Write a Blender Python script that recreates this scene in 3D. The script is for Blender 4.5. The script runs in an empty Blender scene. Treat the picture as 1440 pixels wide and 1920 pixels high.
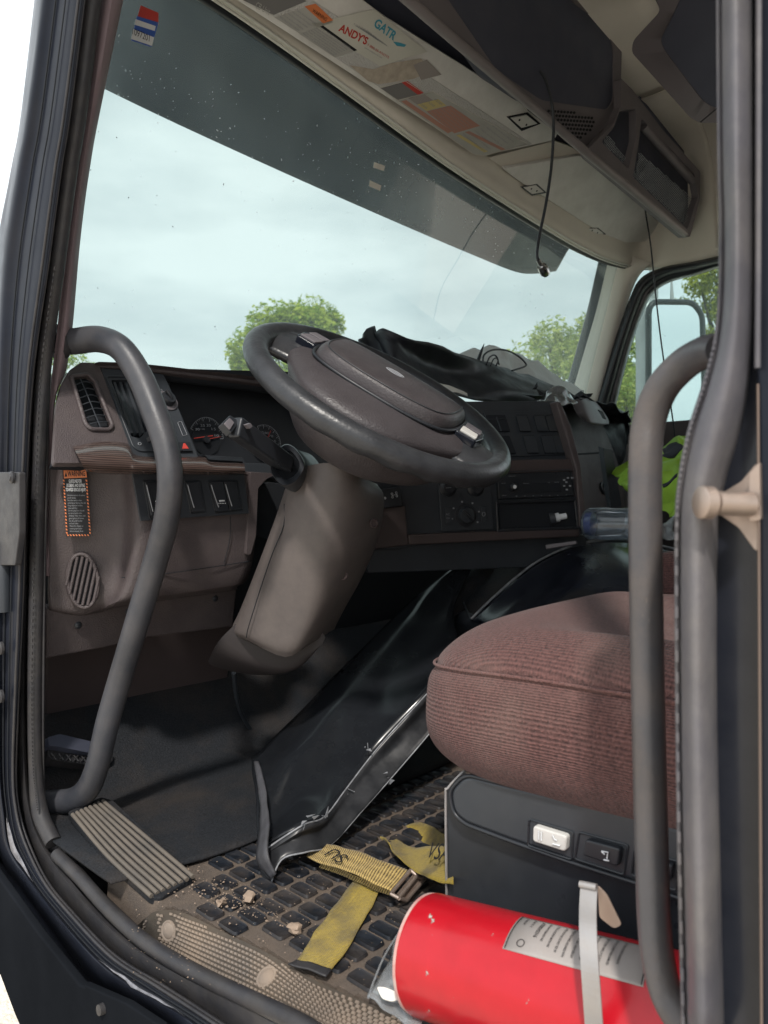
import bpy, bmesh, math, random
from mathutils import Vector, Matrix, noise
random.seed(7)
scene = bpy.context.scene
COL = scene.collection
V = Vector
rad = math.radians

# ------------------------------------------------------------------ camera
C = V((-.5, 0, .52)); FPX = 1387.0
hd, pt = rad(47.3), rad(-.62)
F = V((math.sin(hd)*math.cos(pt), math.cos(hd)*math.cos(pt), math.sin(pt)))
R = V((math.cos(hd), -math.sin(hd), 0)); U = R.cross(F)
cam = bpy.data.cameras.new('camera'); camo = bpy.data.objects.new('camera', cam); COL.objects.link(camo)
camo.location = C
camo.rotation_euler = Matrix((R, U, -F)).transposed().to_euler()
cam.sensor_fit = 'VERTICAL'; cam.sensor_height = 36; cam.lens = 36*FPX/1920
cam.clip_start = .02; cam.clip_end = 3000
cam.dof.use_dof = True; cam.dof.focus_distance = 1.25; cam.dof.aperture_fstop = 9
scene.camera = camo

# ------------------------------------------------------------------ light
SUN_EL, SUN_AZ = rad(52), rad(232)      # azimuth clockwise from +Y
w = bpy.data.worlds.new('World'); scene.world = w; w.use_nodes = True
nt = w.node_tree; nt.nodes.clear()
wo = nt.nodes.new('ShaderNodeOutputWorld'); bg = nt.nodes.new('ShaderNodeBackground')
sky = nt.nodes.new('ShaderNodeTexSky'); sky.sky_type = 'NISHITA'; sky.sun_disc = False
sky.sun_elevation = SUN_EL; sky.sun_rotation = SUN_AZ
sky.air_density = 1.0; sky.dust_density = 2.0
tc = nt.nodes.new('ShaderNodeTexCoord'); mp = nt.nodes.new('ShaderNodeMapping')
mp.inputs['Scale'].default_value = (1.5, 1.5, 5)
cn = nt.nodes.new('ShaderNodeTexNoise'); cn.inputs['Scale'].default_value = 2.2; cn.inputs['Detail'].default_value = 6
cr = nt.nodes.new('ShaderNodeValToRGB')
cr.color_ramp.elements[0].position = .36; cr.color_ramp.elements[0].color = (8.6, 9.3, 9.7, 1)
cr.color_ramp.elements[1].position = .66; cr.color_ramp.elements[1].color = (12.6, 13.0, 13.2, 1)
mx = nt.nodes.new('ShaderNodeMix'); mx.data_type = 'RGBA'; mx.inputs[0].default_value = .86
L = nt.links.new
L(tc.outputs['Generated'], mp.inputs['Vector']); L(mp.outputs[0], cn.inputs['Vector']); L(cn.outputs['Fac'], cr.inputs[0])
L(sky.outputs[0], mx.inputs[6]); L(cr.outputs[0], mx.inputs[7]); L(mx.outputs[2], bg.inputs[0])
bg.inputs[1].default_value = .080
L(bg.outputs[0], wo.inputs[0])
sl = bpy.data.lights.new('sun', 'SUN'); sl.energy = 2.0; sl.angle = rad(4); sl.color = (1, .94, .86)
so = bpy.data.objects.new('sun', sl); COL.objects.link(so)
sd = V((math.sin(SUN_AZ)*math.cos(SUN_EL), math.cos(SUN_AZ)*math.cos(SUN_EL), math.sin(SUN_EL)))
so.rotation_euler = sd.to_track_quat('Z', 'Y').to_euler(); so.location = (-5, -5, 8)
scene.view_settings.view_transform = 'Standard'; scene.view_settings.look = 'None'
scene.view_settings.exposure = .95; scene.view_settings.gamma = 1.0
scene.render.engine = 'CYCLES'
scene.cycles.max_bounces = 10; scene.cycles.diffuse_bounces = 5; scene.cycles.transparent_max_bounces = 16

# ------------------------------------------------------------------ geometry helpers
def ray(px, py): return F + R*((px-720)/FPX) + U*((960-py)/FPX)
def P(px, py, X=None, Y=None, Z=None, D=None):
    r = ray(px, py)
    if X is not None: t = (X-C.x)/r.x
    elif Y is not None: t = (Y-C.y)/r.y
    elif Z is not None: t = (Z-C.z)/r.z
    else: t = D
    return C + r*t
def PLN(a, b, c):
    a, b, c = V(a), V(b), V(c); n = (b-a).cross(c-a).normalized()
    if n.dot(C-a) < 0: n = -n
    return (a, n)
def on(px, py, pl, off=0):
    p, n = pl; r = ray(px, py); p = p + n*off
    return C + r*((p-C).dot(n)/r.dot(n))
def shift(pl, o): return (pl[0]+pl[1]*o, pl[1])

def cat(pts, n=6, closed=False):
    pts = [V(p) for p in pts]; m = len(pts); out = []
    rng = range(m if closed else m-1)
    for i in rng:
        if closed: p0, p1, p2, p3 = pts[(i-1) % m], pts[i], pts[(i+1) % m], pts[(i+2) % m]
        else:
            p1, p2 = pts[i], pts[i+1]
            p0 = pts[i-1] if i > 0 else p1*2-p2
            p3 = pts[i+2] if i+2 < m else p2*2-p1
        for k in range(n):
            t = k/n; t2, t3 = t*t, t*t*t
            out.append(.5*((2*p1)+(-p0+p2)*t+(2*p0-5*p1+4*p2-p3)*t2+(-p0+3*p1-3*p2+p3)*t3))
    if not closed: out.append(pts[-1].copy())
    return out

def setp(o, parent):
    if parent is not None:
        o.parent = parent
        m = Matrix.Identity(4); q = parent
        while q is not None:
            m = Matrix.Translation(q.location) @ m if q.parent is None else m
            q = q.parent
        root = parent
        while root.parent is not None: root = root.parent
        if parent is root: o.matrix_parent_inverse = Matrix.Translation(-root.location)
def tag(o, label=None, cat_=None, group=None, kind=None):
    if label: o['label'] = label
    if cat_: o['category'] = cat_
    if group: o['group'] = group
    if kind: o['kind'] = kind
    return o
def thing(name, label, cat_, loc=(0, 0, 0), group=None):
    o = bpy.data.objects.new(name, None); COL.objects.link(o); o.location = loc
    o.empty_display_size = .05
    return tag(o, label, cat_, group)
def link(name, bm, m, parent=None, smooth=True, bev=0, sub=0, sol=0, seg=2, normals=True):
    if normals: bmesh.ops.recalc_face_normals(bm, faces=bm.faces)
    me = bpy.data.meshes.new(name); bm.to_mesh(me); bm.free()
    if m is not None: me.materials.append(m)
    o = bpy.data.objects.new(name, me); COL.objects.link(o)
    if smooth:
        for p in me.polygons: p.use_smooth = True
    if sol:
        s = o.modifiers.new('s', 'SOLIDIFY'); s.thickness = sol; s.offset = -1
    if bev:
        b = o.modifiers.new('b', 'BEVEL'); b.width = bev; b.segments = seg; b.limit_method = 'ANGLE'; b.angle_limit = rad(35)
        b.harden_normals = False
    if sub:
        s = o.modifiers.new('u', 'SUBSURF'); s.levels = s.render_levels = sub
    if smooth and not sub:
        try:
            me.set_sharp_from_angle(angle=rad(50)) if not bev else None
        except Exception: pass
        if bev:
            wn = o.modifiers.new('w', 'WEIGHTED_NORMAL'); wn.keep_sharp = True
    setp(o, parent)
    return o

def roundpoly(pts, r, n=4):
    if r <= 0: return pts
    m = len(pts); out = []
    for i in range(m):
        a, b, c = pts[i-1], pts[i], pts[(i+1) % m]
        d1, d2 = (a-b), (c-b); l1, l2 = d1.length, d2.length
        if l1 < 1e-6 or l2 < 1e-6: continue
        rr = min(r, l1*.45, l2*.45); s = b+d1/l1*rr; e = b+d2/l2*rr
        for k in range(n+1):
            t = k/n; out.append(s*(1-t)**2+b*2*t*(1-t)+e*t*t)
    return out

def slab3(name, pts, nrm, th, m, parent=None, bev=.0015, holes=(), smooth=True, bm=None):
    """flat plate with its front on pts (nrm points to the viewer side), th deep, optional through holes"""
    own = bm is None
    if own: bm = bmesh.new()
    back = -nrm*th
    loops = [pts]+list(holes); edges = []; rings = []
    for lp in loops:
        vs = [bm.verts.new(p) for p in lp]; rings.append(vs)
        edges += [bm.edges.new((vs[i-1], vs[i])) for i in range(len(vs))]
    if len(loops) == 1:
        try: bm.faces.new(rings[0])
        except ValueError: pass
    else: bmesh.ops.triangle_fill(bm, edges=edges, use_beauty=True, normal=nrm)
    for vs in rings:
        bs = [bm.verts.new(v.co+back) for v in vs]
        for i in range(len(vs)): bm.faces.new((vs[i-1], vs[i], bs[i], bs[i-1]))
        if len(loops) == 1: bm.faces.new(bs)
    if own: return link(name, bm, m, parent, smooth=smooth, bev=bev)
def slab(name, poly, pl, th, m, parent=None, off=0, rnd=0, bev=.0015, holes=(), hr=0, bm=None):
    pts = roundpoly([on(x, y, pl, off) for x, y in poly], rnd)
    hs = [roundpoly([on(x, y, pl, off) for x, y in h], hr if hr else rnd) for h in holes]
    return slab3(name, pts, pl[1], th, m, parent, bev, hs, bm=bm)

def loft(name, rows, m, parent=None, n=5, nc=5, sol=0, closed=False, bev=0, bm=None, smoothr=True, fn=None):
    """rows of 3D points -> smooth surface; rows along v, points along u"""
    rr = [cat(r, n, closed) for r in rows] if n > 1 else [[V(p) for p in r] for r in rows]
    if nc > 1:
        cols = [cat([r[i] for r in rr], nc) for i in range(len(rr[0]))]
        rr = [[c[j] for c in cols] for j in range(len(cols[0]))]
    own = bm is None
    if own: bm = bmesh.new()
    if fn: rr = [[fn(p) for p in r] for r in rr]
    g = [[bm.verts.new(p) for p in r] for r in rr]
    for j in range(len(g)-1):
        k = len(g[0])
        for i in range(k if closed else k-1):
            i2 = (i+1) % k
            bm.faces.new((g[j][i], g[j][i2], g[j+1][i2], g[j+1][i]))
    uvl = bm.loops.layers.uv.verify()
    if own: return link(name, bm, m, parent, sol=sol, bev=bev)
    return g

def tube(name, pts, r, m, parent=None, n=8, seg=20, caps=True, bm=None, closed=False, flat=None):
    """r number or list (per control point); flat=(vector, factor) squashes"""
    if n > 1:
        if isinstance(r, (list, tuple)):
            rp = [V((x, 0, 0)) for x in r]; rs = [v.x for v in cat(rp, n, closed)]
        else: rs = None
        path = cat(pts, n, closed)
    else: path = [V(p) for p in pts]; rs = list(r) if isinstance(r, (list, tuple)) else None
    if rs is None: rs = [r]*len(path)
    own = bm is None
    if own: bm = bmesh.new()
    m_ = len(path); rings = []; prev = None
    for i, p in enumerate(path):
        a = path[i-1] if (i > 0 or closed) else p; b = path[(i+1) % m_] if (i < m_-1 or closed) else p
        t = (b-a).normalized()
        if prev is None:
            up = V((0, 0, 1)) if abs(t.z) < .9 else V((0, 1, 0)); x = t.cross(up).normalized()
        else: x = (prev-t*prev.dot(t)).normalized()
        prev = x; y = t.cross(x)
        ring = []
        for k in range(seg):
            an = 2*math.pi*k/seg; d = (x*math.cos(an)+y*math.sin(an))*rs[i]
            if flat: f_ = V(flat[0]).normalized(); d = d - f_*d.dot(f_)*(1-flat[1])
            ring.append(bm.verts.new(p+d))
        rings.append(ring)
    for i in range(m_ if closed else m_-1):
        a, b = rings[i], rings[(i+1) % m_]
        for k in range(seg): bm.faces.new((a[k], a[(k+1) % seg], b[(k+1) % seg], b[k]))
    if caps and not closed:
        bm.faces.new(rings[0]); bm.faces.new(rings[-1])
    if own: return link(name, bm, m, parent)

def lathe(name, base, axis, prof, m, parent=None, seg=40, bm=None):
    """prof = [(dist along axis, radius)]"""
    ax = V(axis).normalized(); up = V((0, 0, 1)) if abs(ax.z) < .9 else V((1, 0, 0))
    x = ax.cross(up).normalized(); y = ax.cross(x); base = V(base)
    own = bm is None
    if own: bm = bmesh.new()
    rings = []
    for d, r in prof:
        rings.append([bm.verts.new(base+ax*d+(x*math.cos(2*math.pi*k/seg)+y*math.sin(2*math.pi*k/seg))*max(r, 1e-4)) for k in range(seg)])
    for a, b in zip(rings, rings[1:]):
        for k in range(seg): bm.faces.new((a[k], a[(k+1) % seg], b[(k+1) % seg], b[k]))
    bm.faces.new(rings[0]); bm.faces.new(rings[-1])
    if own: return link(name, bm, m, parent)

def ringloft(name, rings, m, parent=None, cap=True, sub=0, n=1, nc=1, bm=None):
    rr = [cat(r, n, True) if n > 1 else [V(p) for p in r] for r in rings]
    if nc > 1:
        cols = [cat([r[i] for r in rr], nc) for i in range(len(rr[0]))]
        rr = [[c[j] for c in cols] for j in range(len(cols[0]))]
    own = bm is None
    if own: bm = bmesh.new()
    g = [[bm.verts.new(p) for p in r] for r in rr]
    for a, b in zip(g, g[1:]):
        for k in range(len(a)): bm.faces.new((a[k], a[(k+1) % len(a)], b[(k+1) % len(a)], b[k]))
    if cap: bm.faces.new(g[0]); bm.faces.new(g[-1])
    if own: return link(name, bm, m, parent, sub=sub)

def text(name, s, p0, p1, pl, h, m, parent=None, off=.0006, ext=.0002, flip=False, bold=0, bm=None):
    """write s with its baseline from pixel p0 to pixel p1 on plane pl, cap height h metres"""
    a, b = on(*p0, pl, off), on(*p1, pl, off); d = (b-a); w_ = d.length; d.normalize()
    up = pl[1].cross(d).normalized()
    if flip: up = -up
    cu = bpy.data.curves.new('t', 'FONT'); cu.body = s; cu.extrude = 0; cu.offset = bold
    to = bpy.data.objects.new('t', cu); COL.objects.link(to)
    dg = bpy.context.evaluated_depsgraph_get(); me = bpy.data.meshes.new_from_object(to.evaluated_get(dg))
    bpy.data.objects.remove(to)
    xs = [v.co.x for v in me.vertices] or [0, 1]; x0, x1 = min(xs), max(xs)
    for v in me.vertices:
        v.co = a+d*((v.co.x-x0)/(x1-x0)*w_)+up*(v.co.y/.7*h)
    if bm is not None:
        bm.from_mesh(me); return
    me.name = name; me.materials.append(m)
    o = bpy.data.objects.new(name, me); COL.objects.link(o); setp(o, parent); return o

# ------------------------------------------------------------------ materials
def mat(name, col, rough=.5, metal=0., bump=None, var=None, dust=None, coat=0, spec=.36, sheen=0, bump2=None, scratch=None):
    m = bpy.data.materials.new(name); m.use_nodes = True; n = m.node_tree; b = n.nodes['Principled BSDF']
    k = n.links.new
    b.inputs['Roughness'].default_value = rough; b.inputs['Metallic'].default_value = metal
    b.inputs['Specular IOR Level'].default_value = spec; b.inputs['Coat Weight'].default_value = coat
    b.inputs['Coat Roughness'].default_value = .08
    if sheen: b.inputs['Sheen Weight'].default_value = sheen; b.inputs['Sheen Roughness'].default_value = .5
    t = n.nodes.new('ShaderNodeTexCoord').outputs['Object']
    c = n.nodes.new('ShaderNodeRGB'); c.outputs[0].default_value = (*col, 1); co = c.outputs[0]
    ro = None
    def noi(sc, det=4, rg=.55):
        q = n.nodes.new('ShaderNodeTexNoise'); q.inputs['Scale'].default_value = sc; q.inputs['Detail'].default_value = det
        q.inputs['Roughness'].default_value = rg; k(t, q.inputs['Vector']); return q.outputs['Fac']
    def rng(o, a, b_, c_=0, d=1):
        q = n.nodes.new('ShaderNodeMapRange'); q.inputs[1].default_value = a; q.inputs[2].default_value = b_
        q.inputs[3].default_value = c_; q.inputs[4].default_value = d; k(o, q.inputs[0]); return q.outputs[0]
    def mixc(f, a, col2):
        q = n.nodes.new('ShaderNodeMix'); q.data_type = 'RGBA'; k(f, q.inputs[0]); k(a, q.inputs[6])
        q.inputs[7].default_value = (*col2, 1); return q.outputs[2]
    if var:
        co = mixc(rng(noi(var[0]), .3, .7), co, tuple(max(0, x*(1+var[1])) for x in col))
        ro = rng(noi(var[0]*1.7), .3, .7, max(.02, rough-.08), min(1, rough+.1))
    if scratch:     # (colour, scale, threshold)
        mpn = n.nodes.new('ShaderNodeMapping'); mpn.inputs['Scale'].default_value = (1, 1, .25); k(t, mpn.inputs[0])
        q = n.nodes.new('ShaderNodeTexNoise'); q.inputs['Scale'].default_value = scratch[1]; q.inputs['Detail'].default_value = 7
        q.inputs['Roughness'].default_value = .7; k(mpn.outputs[0], q.inputs['Vector'])
        co = mixc(rng(q.outputs['Fac'], scratch[2], scratch[2]+.03), co, scratch[0])
    if dust:        # (colour, amount, scale, sharp)
        f = rng(noi(dust[2], 8, .68), .5-dust[3]*.5+.08*(1-dust[1]), .5+dust[3]*.5+.12*(1-dust[1]), 0, dust[1])
        co = mixc(f, co, dust[0])
        if ro is None: ro = rng(f, 0, 1, rough, min(1, rough+.4))
    k(co, b.inputs['Base Color'])
    if ro is not None: k(ro, b.inputs['Roughness'])
    if bump:
        bn = n.nodes.new('ShaderNodeBump'); bn.inputs['Strength'].default_value = bump[1]; bn.inputs['Distance'].default_value = bump[2]
        q = n.nodes.new('ShaderNodeTexVoronoi') if len(bump) > 3 else None
        if q: q.inputs['Scale'].default_value = bump[0]; k(t, q.inputs['Vector']); k(q.outputs['Distance'], bn.inputs['Height'])
        else: k(noi(bump[0], 3), bn.inputs['Height'])
        last = bn.outputs[0]
        if bump2:
            b2 = n.nodes.new('ShaderNodeBump'); b2.inputs['Strength'].default_value = bump2[1]; b2.inputs['Distance'].default_value = bump2[2]
            k(noi(bump2[0], 4), b2.inputs['Height']); k(last, b2.inputs['Normal']); last = b2.outputs[0]
        k(last, b.inputs['Normal'])
    return m
M = {}
M['brown'] = mat('brown_plastic', (.058, .047, .049), .50, bump=(460, .6, .0009, 1), var=(9, .18), dust=((.13, .11, .10), .25, 30, .3))
M['brown2'] = mat('brown_dark', (.05, .038, .038), .5, bump=(900, .3, .0005), var=(9, .2))
M['dark'] = mat('dark_plastic', (.026, .030, .036), .42, bump=(1200, .2, .0003), var=(14, .25), dust=((.05, .05, .055), .15, 40, .3))
M['black'] = mat('black_plastic', (.017, .019, .023), .35, var=(20, .3))
M['gap'] = mat('black_recess', (.009, .011, .015), .8)
M['gloss'] = mat('gloss_black', (.008, .009, .011), .22, spec=.35, var=(5, .3), dust=((.04, .045, .05), .12, 22, .3), bump=(7, .2, .008), scratch=((.16, .17, .18), 20, .74))
M['flange'] = mat('scuffed_black_flange', (.012, .013, .015), .3, dust=((.07, .07, .075), .4, 26, .35), scratch=((.3, .3, .3), 30, .70), bump=(14, .3, .004))
M['glossclean'] = mat('gloss_black_paint', (.007, .009, .015), .20, coat=.1, var=(4, .3), dust=((.10, .10, .11), .18, 9, .4))
M['paint'] = mat('black_body_paint', (.009, .011, .017), .34, coat=.08, spec=.08, var=(6, .5), dust=((.05, .048, .05), .25, 11, .5), bump=(9, .12, .01), scratch=((.18, .18, .2), 26, .74))
M['rubber'] = mat('black_rubber', (.018, .018, .021), .5, bump=(700, .5, .0006), var=(25, .5), dust=((.08, .07, .06), .35, 30, .4))
M['seal'] = mat('grey_seal_rubber', (.060, .058, .066), .45, bump=(260, .3, .0008), var=(9, .7), dust=((.22, .20, .18), .4, 10, .25))
M['handle'] = mat('handle_rubber', (.026, .028, .034), .42, bump=(260, .35, .0008), var=(8, .9), dust=((.11, .09, .075), .3, 16, .4), scratch=((.13, .11, .10), 24, .70))
M['pillar'] = mat('mauve_pillar_trim', (.16, .12, .13), .6, bump=(600, .2, .0005), var=(12, .15))
M['cream'] = mat('cream_headliner', (.64, .61, .55), .85, bump=(420, .25, .0008), var=(6, .10), dust=((.46, .43, .38), .3, 9, .6))
M['visor'] = mat('grey_visor_vinyl', (.68, .68, .66), .6, bump=(700, .3, .0005), var=(10, .12), dust=((.18, .16, .13), .35, 12, .5))
M['visorp'] = mat('visor_pebble', (.46, .46, .45), .5, bump=(330, .9, .0014, 1), var=(12, .12))
M['console'] = mat('console_grey', (.115, .105, .115), .5, bump=(800, .3, .0005), var=(8, .15))
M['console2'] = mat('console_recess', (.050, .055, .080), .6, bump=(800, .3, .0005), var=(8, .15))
M['leather'] = mat('wheel_leather', (.020, .021, .024), .36, bump=(230, .25, .0008, 1), bump2=(22, .15, .003), var=(30, .6), dust=((.05, .054, .058), .3, 35, .4))
M['hub'] = mat('hub_vinyl', (.042, .037, .040), .46, bump=(330, .5, .0008, 1), var=(18, .3), bump2=(35, .15, .002))
M['cover'] = mat('column_plastic', (.078, .067, .065), .45, bump=(420, .35, .0006), var=(6, .15), dust=((.2, .17, .15), .25, 22, .4))
M['chrome'] = mat('dull_metal', (.55, .55, .55), .3, 1, var=(20, .3), bump=(60, .1, .001))
M['band'] = mat('steel_band', (.30, .29, .29), .55, .7, var=(30, .4), dust=((.2, .16, .12), .4, 60, .4))
M['brass'] = mat('plated_steel', (.36, .29, .25), .45, .8, var=(40, .4), dust=((.22, .16, .12), .5, 40, .4), bump=(90, .2, .001))
M['silver'] = mat('silver_trim', (.62, .62, .58), .4, .1)
M['white'] = mat('white_ink', (.62, .64, .66), .6)
M['greyink'] = mat('grey_ink', (.25, .26, .28), .6)
M['whitep'] = mat('white_paper', (.62, .60, .55), .7, var=(20, .1))
M['redink'] = mat('red_ink', (.45, .05, .04), .5)
M['orange'] = mat('orange_vinyl', (.62, .19, .07), .5)
M['teal'] = mat('teal_ink', (.05, .28, .38), .5)
M['blue'] = mat('blue_ink', (.04, .10, .38), .5)
M['yellowink'] = mat('yellow_ink', (.52, .44, .20), .5)
M['blackink'] = mat('black_ink', (.01, .01, .012), .6)
M['greysw'] = mat('grey_switch', (.48, .47, .45), .42, var=(60, .1))
M['matbase'] = mat('dirty_mat', (.045, .038, .034), .85, bump=(520, .9, .0016), var=(300, .8), dust=((.155, .115, .085), .8, 14, .5))
M['matrub'] = mat('black_mat', (.010, .011, .013), .8, bump=(300, 1.0, .0018), var=(380, 1.3), dust=((.075, .056, .042), .30, 5, .2), spec=.12, bump2=(14, .3, .006))
M['cell'] = mat('mat_cell', (.008, .010, .014), .42, bump=(300, .3, .0006), var=(60, .5), dust=((.12, .092, .07), .38, 12, .25))
M['dirt'] = mat('dirt', (.26, .17, .11), .95, bump=(200, .8, .002), var=(120, .5))
M['stone'] = mat('stone', (.22, .165, .125), .9, bump=(160, .8, .002), var=(80, .4))
M['mirror'] = mat('mirror_glass', (.75, .80, .82), .08, 1)
M['seamd'] = mat('dark_seam_thread', (.035, .018, .018), .9)
M['handle_lit'] = mat('lit_handle_rubber', (.044, .043, .047), .42, bump=(260, .35, .0008), var=(7, .6), dust=((.16, .12, .09), .4, 12, .3), scratch=((.20, .16, .13), 20, .68))  # scuffed handle rubber again, paler: light on the rear handle put into its colour
M['boot'] = mat('column_boot_vinyl', (.022, .018, .019), .6)
M['lip'] = mat('console_lip', (.17, .155, .16), .45, bump=(800, .3, .0005), var=(8, .15))
M['pole'] = mat('dull_steel_post', (.33, .35, .36), .45, .4, var=(10, .2))
M['bark'] = mat('bark', (.06, .05, .04), .9, bump=(20, .6, .05))
M['skirt'] = mat('black_skirt_paint', (.008, .009, .011), .45, spec=.0, var=(6, .5), scratch=((.12, .12, .13), 26, .74))
M['gravel'] = mat('gravel_ground', (.55, .49, .41), .95, bump=(30, .7, .05), var=(3, .3))
M['cloth'] = mat('white_film', (.55, .56, .55), .5, bump=(25, .5, .01))
M['net'] = mat('net_cord', (.30, .32, .34), .6)

def wood():
    m = mat('dark_wood_trim', (.055, .036, .032), .22, coat=.6); n = m.node_tree; b = n.nodes['Principled BSDF']
    t = n.nodes.new('ShaderNodeTexCoord'); mp_ = n.nodes.new('ShaderNodeMapping'); mp_.inputs['Scale'].default_value = (3, 3, 60)
    wv = n.nodes.new('ShaderNodeTexWave'); wv.bands_direction = 'Z'; wv.inputs['Scale'].default_value = 1.6; wv.inputs['Distortion'].default_value = 5; wv.inputs['Detail'].default_value = 4
    cr_ = n.nodes.new('ShaderNodeValToRGB'); cr_.color_ramp.elements[0].color = (.028, .019, .018, 1); cr_.color_ramp.elements[1].color = (.085, .058, .050, 1)
    n.links.new(t.outputs['Object'], mp_.inputs[0]); n.links.new(mp_.outputs[0], wv.inputs[0]); n.links.new(wv.outputs['Fac'], cr_.inputs[0])
    n.links.new(cr_.outputs[0], b.inputs['Base Color']); return m
M['wood'] = wood()

def weave(name, c1, c2, sx, sy, rough=.85, bumpd=.0012, stain=None, sheen=.3, NZ=1.0):
    """woven / ribbed cloth driven by the mesh's UVs (metres)"""
    m = bpy.data.materials.new(name); m.use_nodes = True; n = m.node_tree; b = n.nodes['Principled BSDF']; k = n.links.new
    b.inputs['Roughness'].default_value = rough; b.inputs['Sheen Weight'].default_value = sheen; b.inputs['Specular IOR Level'].default_value = .25
    t = n.nodes.new('ShaderNodeTexCoord'); sp = n.nodes.new('ShaderNodeSeparateXYZ'); k(t.outputs['UV'], sp.inputs[0])
    nz = n.nodes.new('ShaderNodeTexNoise'); nz.inputs['Scale'].default_value = 300; nz.inputs['Detail'].default_value = 3; k(t.outputs['Object'], nz.inputs['Vector'])
    def wave(o, fr, jit):
        a = n.nodes.new('ShaderNodeMath'); a.operation = 'MULTIPLY_ADD'; k(nz.outputs['Fac'], a.inputs[0]); a.inputs[1].default_value = jit
        q = n.nodes.new('ShaderNodeMath'); q.operation = 'MULTIPLY'; k(o, q.inputs[0]); q.inputs[1].default_value = fr*2*math.pi
        k(q.outputs[0], a.inputs[2]); s = n.nodes.new('ShaderNodeMath'); s.operation = 'SINE'; k(a.outputs[0], s.inputs[0])
        r_ = n.nodes.new('ShaderNodeMapRange'); r_.inputs[1].default_value = -1; r_.inputs[2].default_value = 1; k(s.outputs[0], r_.inputs[0]); return r_.outputs[0]
    w1 = wave(sp.outputs[1], sy, 2.2); w2 = wave(sp.outputs[0], sx, 3.0)
    mu = n.nodes.new('ShaderNodeMath'); mu.operation = 'MULTIPLY_ADD'; k(w2, mu.inputs[0]); mu.inputs[1].default_value = .25
    k(w1, mu.inputs[2])
    ad = n.nodes.new('ShaderNodeMath'); ad.operation = 'MULTIPLY_ADD'; k(nz.outputs['Fac'], ad.inputs[0]); ad.inputs[1].default_value = NZ; k(mu.outputs[0], ad.inputs[2])
    rg = n.nodes.new('ShaderNodeMapRange'); rg.inputs[1].default_value = .2+NZ*.28; rg.inputs[2].default_value = .95+NZ*.72; k(ad.outputs[0], rg.inputs[0])
    mx_ = n.nodes.new('ShaderNodeMix'); mx_.data_type = 'RGBA'; mx_.inputs[6].default_value = (*c1, 1); mx_.inputs[7].default_value = (*c2, 1); k(rg.outputs[0], mx_.inputs[0])
    co = mx_.outputs[2]
    if stain:
        n2 = n.nodes.new('ShaderNodeTexNoise'); n2.inputs['Scale'].default_value = stain[1]; n2.inputs['Detail'].default_value = 6; k(t.outputs['Object'], n2.inputs['Vector'])
        r2 = n.nodes.new('ShaderNodeMapRange'); r2.inputs[1].default_value = .48; r2.inputs[2].default_value = .66; r2.inputs[4].default_value = stain[2]; k(n2.outputs['Fac'], r2.inputs[0])
        m2 = n.nodes.new('ShaderNodeMix'); m2.data_type = 'RGBA'; k(r2.outputs[0], m2.inputs[0]); k(co, m2.inputs[6]); m2.inputs[7].default_value = (*stain[0], 1); co = m2.outputs[2]
    k(co, b.inputs['Base Color'])
    bn = n.nodes.new('ShaderNodeBump'); bn.inputs['Strength'].default_value = .7; bn.inputs['Distance'].default_value = bumpd
    k(ad.outputs[0], bn.inputs['Height']); k(bn.outputs[0], b.inputs['Normal']); return m
M['seat'] = weave('maroon_corduroy', (.034, .017, .017), (.142, .068, .062), 300, 330, stain=((.17, .115, .10), 7, .35), sheen=.1, NZ=3.2)
M['web'] = weave('yellow_webbing', (.10, .07, .01), (.42, .30, .03), 420, 420, stain=((.07, .052, .02), 18, .8), sheen=.1)
M['webrib'] = weave('yellow_ribbed_webbing', (.06, .04, .015), (.46, .33, .12), 60, 260, stain=((.12, .09, .05), 14, .6), sheen=.1)

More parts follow.
